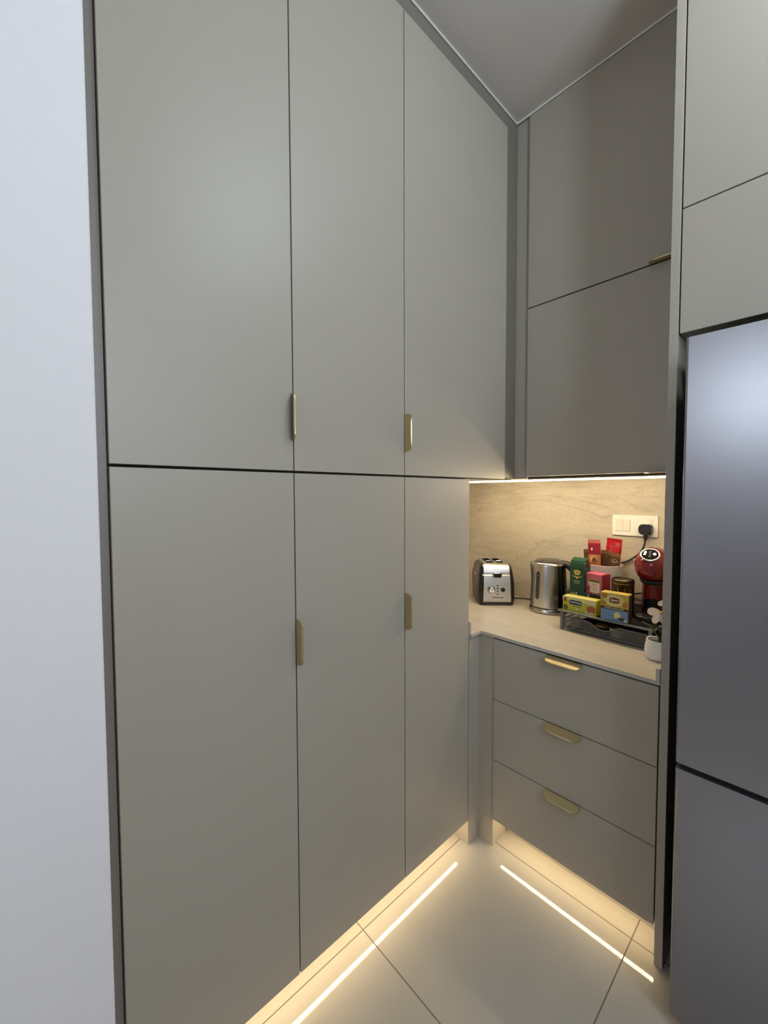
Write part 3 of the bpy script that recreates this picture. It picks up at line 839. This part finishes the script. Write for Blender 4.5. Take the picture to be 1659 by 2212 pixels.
printed(LB, 'side_panel', [m_brownk], lambda b: box(b, 0.0472, 0.0477, 0.001, 0.041, 0.001, 0.100))
new_obj('top_seam', B(-0.045, 0.045, 0.012, 0.014, 0.1035, 0.1042), m_cream, LB)

m_forest = c('dark_leaf_card', (0.020, 0.024, 0.012)); m_teal = c('teal_ink', (0.008, 0.055, 0.075)); m_olive = c('olive_leaf_ink', (0.22, 0.24, 0.10))
DB = carton('tea_box', 0.150, 0.070, 0.0590, m_forest, 'dark tea box with leaf picture and teal band lying under the green box', (0.2640, 0.362, ZC + SH + 0.0008), 0.0)
def f3(b):
    sheet(b, rect(-0.026, 0.018, 0.001, 0.058), 1); sheet(b, rect(-0.030, -0.027, 0.001, 0.058), 2, 0.0001); sheet(b, rect(0.018, 0.021, 0.001, 0.058), 2, 0.0001)
    sheet(b, [(-0.056, 0.050), (-0.048, 0.056), (-0.031, 0.054), (-0.031, 0.030), (-0.044, 0.040)], 3, 0.0001)
    sheet(b, [(0.022, 0.044), (0.036, 0.036), (0.052, 0.014), (0.032, 0.020), (0.022, 0.030)], 3, 0.0001)
printed(DB, 'front_print', [m_forest, m_teal, m_cream, m_olive], f3)
ZD = ZC + SH + 0.0008 + 0.0590 + 0.0004

m_green = c('bottle_green_card', (0.012, 0.060, 0.036), 0.32); m_goldink = c('gold_ink', (0.55, 0.42, 0.10), 0.3); m_pale = c('pale_green_ink', (0.35, 0.48, 0.36))
GB = empty('tea_box', (0.2340, 0.369, ZD), 'tall dark green tea box with gold crown, open flap, beside the kettle', 'tea box', math.radians(-6))
bm = bmesh.new(); box(bm, -0.031, 0.031, 0.0, 0.048, 0.0, 0.104, 0.0008)
new_obj('carton', bm, m_green, GB)
# curled lid flap above the front
bm = bmesh.new()
pr = [(-0.0005, 0.100), (0.0015, 0.118), (0.0055, 0.128), (0.012, 0.132), (0.030, 0.140)]
pr2 = [(y + 0.0012, z - 0.0014) for y, z in pr]
prism(bm, pr + pr2[::-1], 'x', -0.030, 0.031)
new_obj('lid_flap', bm, m_green, GB)
bm = bmesh.new(); prism(bm, [(0.001, 0.104), (0.046, 0.104), (0.046, 0.122), (0.020, 0.124), (0.006, 0.119)], 'x', 0.0305, 0.0313)
new_obj('side_flap', bm, c('maroon_card', (0.06, 0.012, 0.012)), GB)
def f4(b):
    for x in (-0.0125, -0.0063, 0.0, 0.0063, 0.0125):
        sheet(b, ellipse(x * 0.9, 0.083 + 0.002 * (1 - abs(x) / 0.0125), 0.0032, 0.006, 12), 0)
    sheet(b, [(-0.009, 0.0695), (0.009, 0.0695), (0.0125, 0.080), (-0.0125, 0.080)], 0, 0.0001)
    sheet(b, ellipse(-0.0035, 0.0795, 0.0018, 0.004, 10), 1, 0.0003); sheet(b, ellipse(0.0035, 0.0795, 0.0018, 0.004, 10), 1, 0.0003)
    sheet(b, rect(-0.001, 0.001, 0.086, 0.0925), 0, 0.0002)
    sheet(b, [(-0.0215, 0.063), (-0.010, 0.060), (0.0, 0.0585), (0.010, 0.060), (0.0215, 0.063), (0.0215, 0.0655), (0.0, 0.0625), (-0.0215, 0.0655)], 0, 0.0001)
    sheet(b, ellipse(0, 0.0565, 0.0050, 0.0040, 12), 0)
printed(GB, 'crown_emblem', [m_goldink, m_green], f4)
printed(GB, 'lettering', [m_pale], lambda b: (box(b, -0.0135, 0.0135, -0.0005, 0.0, 0.0430, 0.0452), box(b, -0.015, 0.015, -0.0005, 0.0, 0.0375, 0.0384), box(b, -0.011, 0.011, -0.0005, 0.0, 0.0335, 0.0343)))

m_pink = c('pink_card', (0.46, 0.11, 0.16)); m_crimson = c('crimson_card', (0.32, 0.010, 0.040), 0.35); m_labelw = c('label_white', (0.66, 0.58, 0.52)); m_olivegold = c('olive_gold_ink', (0.36, 0.27, 0.05)); m_peach = c('berry_ink', (0.36, 0.03, 0.02))
PB = empty('tea_box', (0.3010, 0.368, ZD), 'pink tea box with white teacup label beside the green crown box', 'tea box', math.radians(-13))
bm = bmesh.new(); box(bm, -0.0345, 0.0345, 0, 0.056, 0.0, 0.0825, 0.0012)
new_obj('carton', bm, m_pink, PB)
bm = bmesh.new(); box(bm, 0.0345, 0.0351, 0.001, 0.055, 0.001, 0.0815); prism(bm, [(0.001, 0.081), (0.055, 0.081), (0.048, 0.060), (0.030, 0.056), (0.014, 0.064)], 'x', 0.0351, 0.0359)
new_obj('side_flap', bm, m_crimson, PB)
bm = bmesh.new(); prism(bm, [(0.0, 0.0825), (0.056, 0.0825), (0.056, 0.0835), (0.030, 0.0860), (0.004, 0.0840)], 'x', -0.0335, 0.0335)
new_obj('lid_flap', bm, c('rose_card', (0.58, 0.12, 0.18)), PB)
def f5(b):
    cup = [(-0.0165, 0.009), (0.0, 0.0055), (0.020, 0.0075), (0.026, 0.011), (0.0255, 0.050), (-0.024, 0.053), (-0.024, 0.044), (-0.020, 0.035), (-0.0125, 0.029), (-0.0145, 0.018)]
    sheet(b, cup, 0)
    sheet(b, rect(-0.0235, 0.0265, 0.0490, 0.0605), 1, 0.0002)
    for k, z in enumerate((0.0425, 0.0385, 0.033, 0.0285, 0.022, 0.0175)):
        sheet(b, rect(-0.008, 0.016 - 0.002 * (k % 2), z, z + 0.0010), 2, 0.0003)
    sheet(b, blob(-0.026, 0.018, 0.007, 0.013, seed=21), 2, 0.0001)
printed(PB, 'teacup_label', [m_labelw, m_olivegold, m_peach], f5)
printed(PB, 'lettering', [c('black_ink', (0.02, 0.015, 0.01))], lambda b: text_bm(b, 'TWININGS', 0.009, 0.0015, 0.0548, -0.0008, 0.0004, 0, 0.045, 0.0003))

# gold brown tin
TI = empty('tea_tin', (0.4065, 0.375, ZC + SH + 0.0008), 'round dark tin with golden diamond pattern behind the yellow tea box', 'tin')
m_tin = mat('bronze_tin', (0.10, 0.070, 0.030), 0.32, metal=0.75)
bm = bmesh.new(); lathe(bm, [(0.0375, 0.0), (0.0385, 0.002), (0.0385, 0.118), (0.0395, 0.120), (0.0395, 0.136), (0.0375, 0.138), (0.0360, 0.1345)], 0, 0, 40)
new_obj('can', bm, m_tin, TI, smooth=True)
bm = bmesh.new(); lathe(bm, [(0.0360, 0.1350), (0.0300, 0.1350), (0.001, 0.1352)], 0, 0, 40)
new_obj('lid', bm, m_blackgloss, TI)
bm = bmesh.new(); lathe(bm, [(0.0394, 0.1215), (0.0400, 0.1215), (0.0400, 0.1230), (0.0394, 0.1230)], 0, 0, 40, cap0=False, cap1=False)
new_obj('lid_band', bm, m_foil, TI)
bm = bmesh.new()
for r_ in range(3):
    for k in range(11):
        a = 2 * PI * (k + 0.5 * (r_ % 2)) / 11; zc = 0.100 - r_ * 0.024
        pts = []
        for da, dz in ((0, 0.012), (0.06, 0), (0, -0.012), (-0.06, 0)):
            pts.append(bm.verts.new((0.0388 * math.cos(a + da), 0.0388 * math.sin(a + da), zc + dz)))
        bm.faces.new(pts)
bmesh.ops.solidify(bm, geom=bm.faces[:], thickness=0.0004)
new_obj('diamond_pattern', bm, m_goldrim, TI)

# white canister with sachets
CA = empty('canister', (0.2880, 0.5105, ZC + SH + 0.0008), 'white round canister full of coffee sachets behind the tea boxes', 'canister')
CH, CR = 0.167, 0.0735
bm = bmesh.new(); lathe(bm, [(0.065, 0.0), (0.067, 0.002), (CR - 0.0005, CH - 0.004), (CR + 0.0008, CH - 0.001), (CR, CH), (CR - 0.002, CH - 0.001), (CR - 0.0025, CH - 0.006), (0.0645, 0.004)], 0, 0, 48)
new_obj('tub', bm, m_white, CA, smooth=True)
m_redfoil = mat('red_foil', (0.42, 0.012, 0.020), 0.28, noise=0.1, nscale=80, bump=0.4, bscale=70)
m_wine = mat('wine_foil', (0.24, 0.012, 0.025), 0.26, noise=0.1, nscale=80, bump=0.4, bscale=70)
m_brownfoil = mat('brown_foil', (0.085, 0.035, 0.012), 0.28, noise=0.2, nscale=60, bump=0.4, bscale=70)
m_tan = c('tan_seal', (0.24, 0.13, 0.05), 0.35)
m_pinkseal = c('pink_seal', (0.60, 0.16, 0.16), 0.35)
def sachet(loc, w, h, tilt_x, tilt_y, rz, m_body, m_seal, label, art, curl=0.0, th=0.010):
    nx, nz = 9, 16
    t = empty('sachet', loc, label, 'sachet', group='coffee sachets in the white canister')
    Rm = Matrix.Rotation(rz, 4, 'Z') @ Matrix.Rotation(tilt_y, 4, 'Y') @ Matrix.Rotation(tilt_x, 4, 'X')
    def surf(x, s, side):
        sx_ = math.cos(min(1, abs(2 * x / w)) * PI / 2) ** 0.7
        pz = max(0.0, math.sin(PI * min(1, max(0, s)))) ** 0.45
        wr = 0.0010 * math.sin(40 * x / w + 9 * s * 3) * sx_
        return side * (th / 2 * sx_ * pz + 0.0005) + wr + curl * (2 * x / w) ** 2
    b = bmesh.new()
    z_end = h - 0.015
    grids = []
    for side in (-1, 1):
        g = [[b.verts.new((-w / 2 + w * i / nx, surf(-w / 2 + w * i / nx, j / nz * 0.985, side), z_end * j / nz)) for i in range(nx + 1)] for j in range(nz + 1)]
        for j in range(nz):
            for i in range(nx): b.faces.new((g[j][i], g[j][i + 1], g[j + 1][i + 1], g[j + 1][i]))
        grids.append(g)
    a, d2 = grids
    border = [(0, i) for i in range(nx + 1)] + [(j, nx) for j in range(1, nz + 1)] + [(nz, i) for i in range(nx - 1, -1, -1)] + [(j, 0) for j in range(nz - 1, 0, -1)]
    for k in range(len(border)):
        p, q = border[k], border[(k + 1) % len(border)]
        b.faces.new((a[p[0]][p[1]], a[q[0]][q[1]], d2[q[0]][q[1]], d2[p[0]][p[1]]))
    new_obj('pouch', xform(b, Rm), m_body, t, smooth=True)
    # crimped top seal
    b = bmesh.new()
    n_ = 24
    f_, k_ = [], []
    for i in range(n_ + 1):
        x = -w / 2 + w * i / n_
        y = 0.0006 * (1 if i % 2 else -1) + curl * (2 * x / w) ** 2
        f_.append([b.verts.new((x, y - 0.0005, z_end - 0.001)), b.verts.new((x, y - 0.0005 - 0.002, h))])
        k_.append([b.verts.new((x, y + 0.0005, z_end - 0.001)), b.verts.new((x, y + 0.0005 - 0.002, h))])
    for i in range(n_):
        b.faces.new((f_[i][0], f_[i + 1][0], f_[i + 1][1], f_[i][1])); b.faces.new((k_[i][0], k_[i][1], k_[i + 1][1], k_[i + 1][0]))
        b.faces.new((f_[i][1], f_[i + 1][1], k_[i + 1][1], k_[i][1])); b.faces.new((f_[i][0], k_[i][0], k_[i + 1][0], f_[i + 1][0]))
    b.faces.new((f_[0][0], f_[0][1], k_[0][1], k_[0][0])); b.faces.new((f_[-1][0], k_[-1][0], k_[-1][1], f_[-1][1]))
    new_obj('seal', xform(b, Rm), m_seal, t)
    # printed artwork following the pouch front
    for (nm, polys, ms) in art:
        b = bmesh.new()
        for poly, mi, lift in polys:
            fine = []
            for k in range(len(poly)):
                p, q = poly[k], poly[(k + 1) % len(poly)]
                m_ = max(1, int(math.hypot(q[0] - p[0], q[1] - p[1]) / 0.004))
                fine += [(p[0] + (q[0] - p[0]) * r_ / m_, p[1] + (q[1] - p[1]) * r_ / m_) for r_ in range(m_)]
            cxp = sum(p[0] for p in fine) / len(fine); czp = sum(p[1] for p in fine) / len(fine)
            def onto(x, z): return b.verts.new((x, surf(x, z / z_end * 0.985, -1) - 0.0008 - lift, z))
            cv = onto(cxp, czp)
            rings = [[onto(cxp + (x - cxp) * f_, czp + (z - czp) * f_) for x, z in fine] for f_ in (0.2, 0.4, 0.6, 0.8, 1.0)]
            nn = len(fine)
            for i in range(nn):
                b.faces.new((cv, rings[0][i], rings[0][(i + 1) % nn])).material_index = mi
                for r0, r1 in zip(rings, rings[1:]):
                    b.faces.new((r0[i], r1[i], r1[(i + 1) % nn], r0[(i + 1) % nn])).material_index = mi
        new_obj(nm, xform(b, Rm), ms, t)
    return t
m_cookie = c('caramel_ink', (0.36, 0.14, 0.05)); m_dkb = c('espresso_ink', (0.10, 0.03, 0.012)); m_lt = c('light_caramel_ink', (0.62, 0.36, 0.14)); m_rosew = c('rose_white', (0.70, 0.50, 0.50))
cup_art = lambda cx, cz, r: [(ellipse(cx, cz, r, r * 0.62, 18), 0, 0), (ellipse(cx, cz + 0.001, r * 0.72, r * 0.4, 18), 1, 0.0003)]
m_cupg = c('grey_cup_ink', (0.30, 0.29, 0.28), 0.3)
ZS = ZC + SH + 0.0008 + 0.006
sachet((0.272, 0.476, ZS), 0.050, 0.266, 0.03, -0.036, 0.06, m_wine, m_pinkseal, 'tall wine red sachet with caramel picture standing at the front of the canister',
       [('picture', [(rect(-0.024, 0.024, 0.150, 0.203), 0, 0), (ellipse(-0.001, 0.184, 0.015, 0.017, 18), 1, 0.0003), (ellipse(0.002, 0.178, 0.011, 0.012, 18), 2, 0.0006)], [m_cookie, m_lt, m_dkb]),
        ('emblem', [(ellipse(-0.009, 0.226, 0.0085, 0.008, 16), 0, 0.0003), (ellipse(-0.009, 0.226, 0.004, 0.006, 12), 1, 0.0006)], [m_wine, m_rosew])])
sachet((0.249, 0.505, ZS), 0.044, 0.220, 0.03, -0.085, 0.05, m_brownfoil, m_tan, 'brown sachet with grey cup picture at the left of the canister',
       [('picture', cup_art(0.002, 0.182, 0.012), [m_cupg, m_dkb])])
sachet((0.310, 0.486, ZS), 0.047, 0.217, -0.01, 0.145, -0.10, m_brownfoil, m_tan, 'brown sachet with silver cup picture leaning at the right front of the canister',
       [('picture', cup_art(0.004, 0.184, 0.0125), [m_cupg, m_dkb])])
sachet((0.293, 0.500, ZS), 0.040, 0.222, 0.02, 0.045, 0.05, m_brownfoil, m_tan, 'brown sachet half hidden between the wine red sachet and the leaning brown one', [])
sachet((0.304, 0.528, ZS), 0.060, 0.272, 0.01, 0.080, 0.0, m_redfoil, m_redfoil, 'bright red sachet with grey label rising at the back of the canister',
       [('picture', [(ellipse(-0.008, 0.236, 0.009, 0.006, 14), 0, 0), (ellipse(-0.008, 0.220, 0.006, 0.006, 14), 0, 0)], [c('dusky_ink', (0.30, 0.10, 0.09))])])
sachet((0.320, 0.514, ZS), 0.020, 0.256, 0.0, 0.095, -0.2, m_redfoil, m_pinkseal, 'narrow bright red stick sachet folded over at the right back of the canister', [], th=0.012)

# ------------------------------------------------------------------ coffee machine
CM = empty('coffee_machine', (0.4985, 0.405, ZC + SH + 0.0008), 'dark red capsule coffee machine with black oval control panel beside the end panel', 'coffee machine', math.radians(8))
bm = bmesh.new()
# column
seg = 40
prof = [(0.040, 0.0), (0.042, 0.004), (0.0405, 0.06), (0.0395, 0.12), (0.041, 0.165), (0.044, 0.19)]
lathe(bm, prof, 0, 0.03, seg, (0.93, 1.35))
new_obj('body', bm, m_red, CM, smooth=True)
# rounded head
bm = bmesh.new()
bmesh.ops.create_uvsphere(bm, u_segments=48, v_segments=32, radius=1.0)
for v in bm.verts:
    z = v.co.z
    k = 1.0
    zz = z * (0.066 if z > 0 else 0.066)
    if z < 0: k = (1 - abs(z) ** 2.6) ** (1 / 2.6) / max(1e-4, math.sqrt(1 - z * z)) if abs(z) < 0.999 else 1.0
    v.co = Vector((v.co.x * 0.0640 * k + 0.003, v.co.y * 0.085 * k + 0.010, zz + 0.2005))
    if v.co.z < 0.1420: v.co.z = 0.1420
new_obj('head', bm, m_red, CM, smooth=True)
bm = bmesh.new(); lathe(bm, [(0.030, 0.131), (0.0400, 0.136), (0.0435, 0.1425), (0.0440, 0.1470)], 0.003, -0.012, 36, (1.0, 1.15))
new_obj('nozzle_ring', bm, m_rubber, CM, smooth=True)
# oval control panel tilted towards the viewer
PM = Matrix.Translation((-0.0045, -0.0520, 0.2440)) @ Matrix.Rotation(math.radians(46), 4, 'X')
bm = bmesh.new(); pts = [(0.0290 * math.cos(2 * PI * k / 40), 0.0262 * math.sin(2 * PI * k / 40), 0.0) for k in range(40)]
tube(bm, pts, 0.0034, 10, closed=True)
cp = new_obj('panel_ring', xform(bm, PM), m_chrome, CM, smooth=True)
bm = bmesh.new(); lathe(bm, [(1.0, -0.022), (1.0, 0.0012), (0.85, 0.0024), (0.01, 0.0028)], 0, 0, 40)
for v in bm.verts: v.co.x *= 0.0275; v.co.y *= 0.0248
panel = new_obj('control_panel', xform(bm, PM), mat('black_panel', (0.004, 0.004, 0.004), 0.6, spec=0.06), CM)
for x, y, r_ in ((-0.0155, 0.0085, 0.0034), (-0.0165, -0.0010, 0.0034), (0.0140, 0.0020, 0.0042)):
    b = bmesh.new(); tube(b, [(x + r_ * math.cos(2 * PI * k / 20), y + r_ * math.sin(2 * PI * k / 20), 0.0028) for k in range(20)], 0.0009, 6, closed=True)
    box(b, x - 0.0012, x + 0.0012, y - 0.002, y + 0.002, 0.0020, 0.0034)
    new_obj('button', xform(b, PM), m_chrome, panel)
b = bmesh.new()
for k in range(7):
    yy = 0.0140 - k * 0.0044
    box(b, -0.0035 - 0.0012 * (1 - k / 6), 0.0035 - 0.0008 * (k % 2), yy, yy + 0.0009, 0.0020, 0.0032)
new_obj('dose_scale', xform(b, PM), c('panel_print', (0.25, 0.24, 0.25), 0.4), panel)
# dark cup niche on the column front
bm = bmesh.new()
rows = []
for k in range(17):
    x = -0.026 + 0.052 * k / 16
    q = math.sqrt(max(0.0, 1 - (x / 0.0265) ** 2))
    yv = 0.03 - 0.0565 * math.sqrt(1 - (x / 0.0395) ** 2) - 0.0006
    rows.append([bm.verts.new((x, yv, 0.051 + (t * 0.026) * (0.25 + 0.75 * q))) for t in (-1, -0.5, 0, 0.5, 1)])
for a, d3 in zip(rows, rows[1:]):
    for k in range(4): bm.faces.new((a[k], d3[k], d3[k + 1], a[k + 1]))
bmesh.ops.solidify(bm, geom=bm.faces[:], thickness=-0.002)
new_obj('cup_niche', bm, m_black, CM)
# drip tray with slatted grille
bm = bmesh.new(); lathe(bm, [(0.044, 0.0), (0.047, 0.003), (0.047, 0.017), (0.045, 0.019), (0.042, 0.0165), (0.002, 0.0165)], -0.004, -0.050, 36, (1.0, 0.9))
tray = new_obj('drip_tray', bm, m_black, CM)
b = bmesh.new()
for k in range(-4, 5):
    x = k * 0.008; l_ = math.sqrt(max(0.0, 0.040 ** 2 - x * x)) * 0.86
    box(b, x - 0.004 - 0.0016, x - 0.004 + 0.0016, -0.050 - l_, -0.050 + l_, 0.0165, 0.0185)
new_obj('grille', b, mat('dark_grille', (0.06, 0.06, 0.06), 0.25), tray)

# ------------------------------------------------------------------ orchid in a white pot
OR = empty('potted_orchid', (0.5730, 0.186, ZC), 'small white orchid in a rough white pot at the right end of the worktop', 'plant')
bm = bmesh.new()
lathe(bm, [(0.028, 0.0), (0.034, 0.002), (0.0380, 0.011), (0.0392, 0.026), (0.0372, 0.046), (0.0345, 0.056), (0.0350, 0.062), (0.0336, 0.065), (0.0310, 0.0635), (0.0305, 0.054), (0.029, 0.050), (0.001, 0.050)], 0, 0, 44)
new_obj('pot', bm, m_ceramic, OR, smooth=True)
new_obj('soil', lathe(bmesh.new(), [(0.0302, 0.0500), (0.0302, 0.0525), (0.015, 0.0545), (0.001, 0.055)], 0, 0, 30), c('dark_soil', (0.03, 0.028, 0.025), 0.9), OR, smooth=True)
m_stem = c('stem_green', (0.055, 0.085, 0.03), 0.5); m_leafg = mat('leaf_green', (0.018, 0.040, 0.010), 0.35, noise=0.2, nscale=30)
m_petal = mat('orchid_petal', (0.82, 0.80, 0.78), 0.5, noise=0.03, nscale=60); m_pollen = c('yellow_throat', (0.62, 0.45, 0.06)); m_throat = c('dark_throat', (0.20, 0.10, 0.01))
st = catmull([(0.004, -0.004, 0.055), (0.002, -0.008, 0.075), (-0.010, -0.014, 0.092), (-0.020, -0.018, 0.108), (-0.034, -0.020, 0.115), (-0.044, -0.020, 0.117)], 6)
new_obj('stem', tube(bmesh.new(), st, [0.0036 - 0.0016 * i / len(st) for i in range(len(st))], 8), m_stem, OR, smooth=True)
st = catmull([(0.008, -0.004, 0.055), (0.012, -0.010, 0.10), (0.020, -0.016, 0.14), (0.022, -0.020, 0.165), (0.020, -0.022, 0.190)], 6)
new_obj('stem', tube(bmesh.new(), st, 0.0024, 8), m_stem, OR, smooth=True)
def leaf_bm(L_l, wd, bend, n=10):
    b = bmesh.new(); rows = []
    for i in range(n + 1):
        s = i / n
        hw = wd * math.sin(PI * min(1, 0.12 + 0.88 * s)) ** 0.8
        z = L_l * math.sin(s * bend) / bend if bend else L_l * s
        y = -L_l * (1 - math.cos(s * bend)) / bend if bend else 0
        rows.append([b.verts.new((hw * k, y + 0.18 * hw * abs(k), z)) for k in (-1, -0.5, 0, 0.5, 1)])
    for a, d3 in zip(rows, rows[1:]):
        for k in range(4): b.faces.new((a[k], a[k + 1], d3[k + 1], d3[k]))
    bmesh.ops.solidify(b, geom=b.faces[:], thickness=0.0008)
    return b
new_obj('leaf', xform(leaf_bm(0.075, 0.013, 0.9), Matrix.Translation((0.012, 0.002, 0.053)) @ Matrix.Rotation(0.5, 4, 'Z') @ Matrix.Rotation(0.15, 4, 'X')), m_leafg, OR, smooth=True)
new_obj('leaf', xform(leaf_bm(0.070, 0.012, 0.7), Matrix.Translation((0.016, -0.006, 0.053)) @ Matrix.Rotation(-0.6, 4, 'Z') @ Matrix.Rotation(0.05, 4, 'X')), m_leafg, OR, smooth=True)
def petal_bm(L_l, wd, cup):
    b = bmesh.new(); rows = []
    n, m_ = 9, 6
    for i in range(n + 1):
        s = i / n
        hw = wd * (math.sin(PI * (0.06 + 0.90 * s)) ** 0.55) * (0.55 + 0.45 * s)
        rows.append([b.verts.new((hw * (2 * k / m_ - 1), -cup * math.sin(s * PI * 0.8) + 0.20 * hw * (2 * k / m_ - 1) ** 2, L_l * s)) for k in range(m_ + 1)])
    for a, d3 in zip(rows, rows[1:]):
        for k in range(m_): b.faces.new((a[k], a[k + 1], d3[k + 1], d3[k]))
    bmesh.ops.solidify(b, geom=b.faces[:], thickness=0.0007)
    return b
def flower(loc, rz, rx, spec, throat=True):
    base = Matrix.Translation(loc) @ Matrix.Rotation(rz, 4, 'Z') @ Matrix.Rotation(rx, 4, 'X')
    first = None
    for ang, l_, w_, cu_ in spec:
        o = new_obj('petal', xform(petal_bm(l_, w_, cu_), base @ Matrix.Rotation(ang, 4, 'Y')), m_petal, OR, smooth=True)
        first = first or o
    if throat:
        b = bmesh.new(); bmesh.ops.create_uvsphere(b, u_segments=14, v_segments=10, radius=1.0)
        for v in b.verts: v.co = Vector((v.co.x * 0.0055, v.co.y * 0.004 - 0.003, v.co.z * 0.0052))
        h2 = new_obj('flower_throat', xform(b, base), m_pollen, OR, smooth=True)
        b = bmesh.new(); bmesh.ops.create_uvsphere(b, u_segments=10, v_segments=8, radius=0.0022)
        new_obj('column_tip', xform(b, base @ Matrix.Translation((0, -0.0072, 0))), m_throat, h2, smooth=True)
flower((0.0120, -0.032, 0.163), 0.50, 0.05, [(math.radians(-86), 0.038, 0.0165, 0.004), (math.radians(-155), 0.042, 0.0140, -0.003), (math.radians(165), 0.036, 0.0125, 0.003), (math.radians(98), 0.030, 0.0140, 0.003)])
flower((0.0320, -0.024, 0.204), 0.35, -0.1, [(math.radians(-118), 0.034, 0.0105, 0.003), (math.radians(-40), 0.020, 0.0090, 0.001), (math.radians(60), 0.018, 0.010, 0.001), (math.radians(160), 0.022, 0.010, 0.002)])
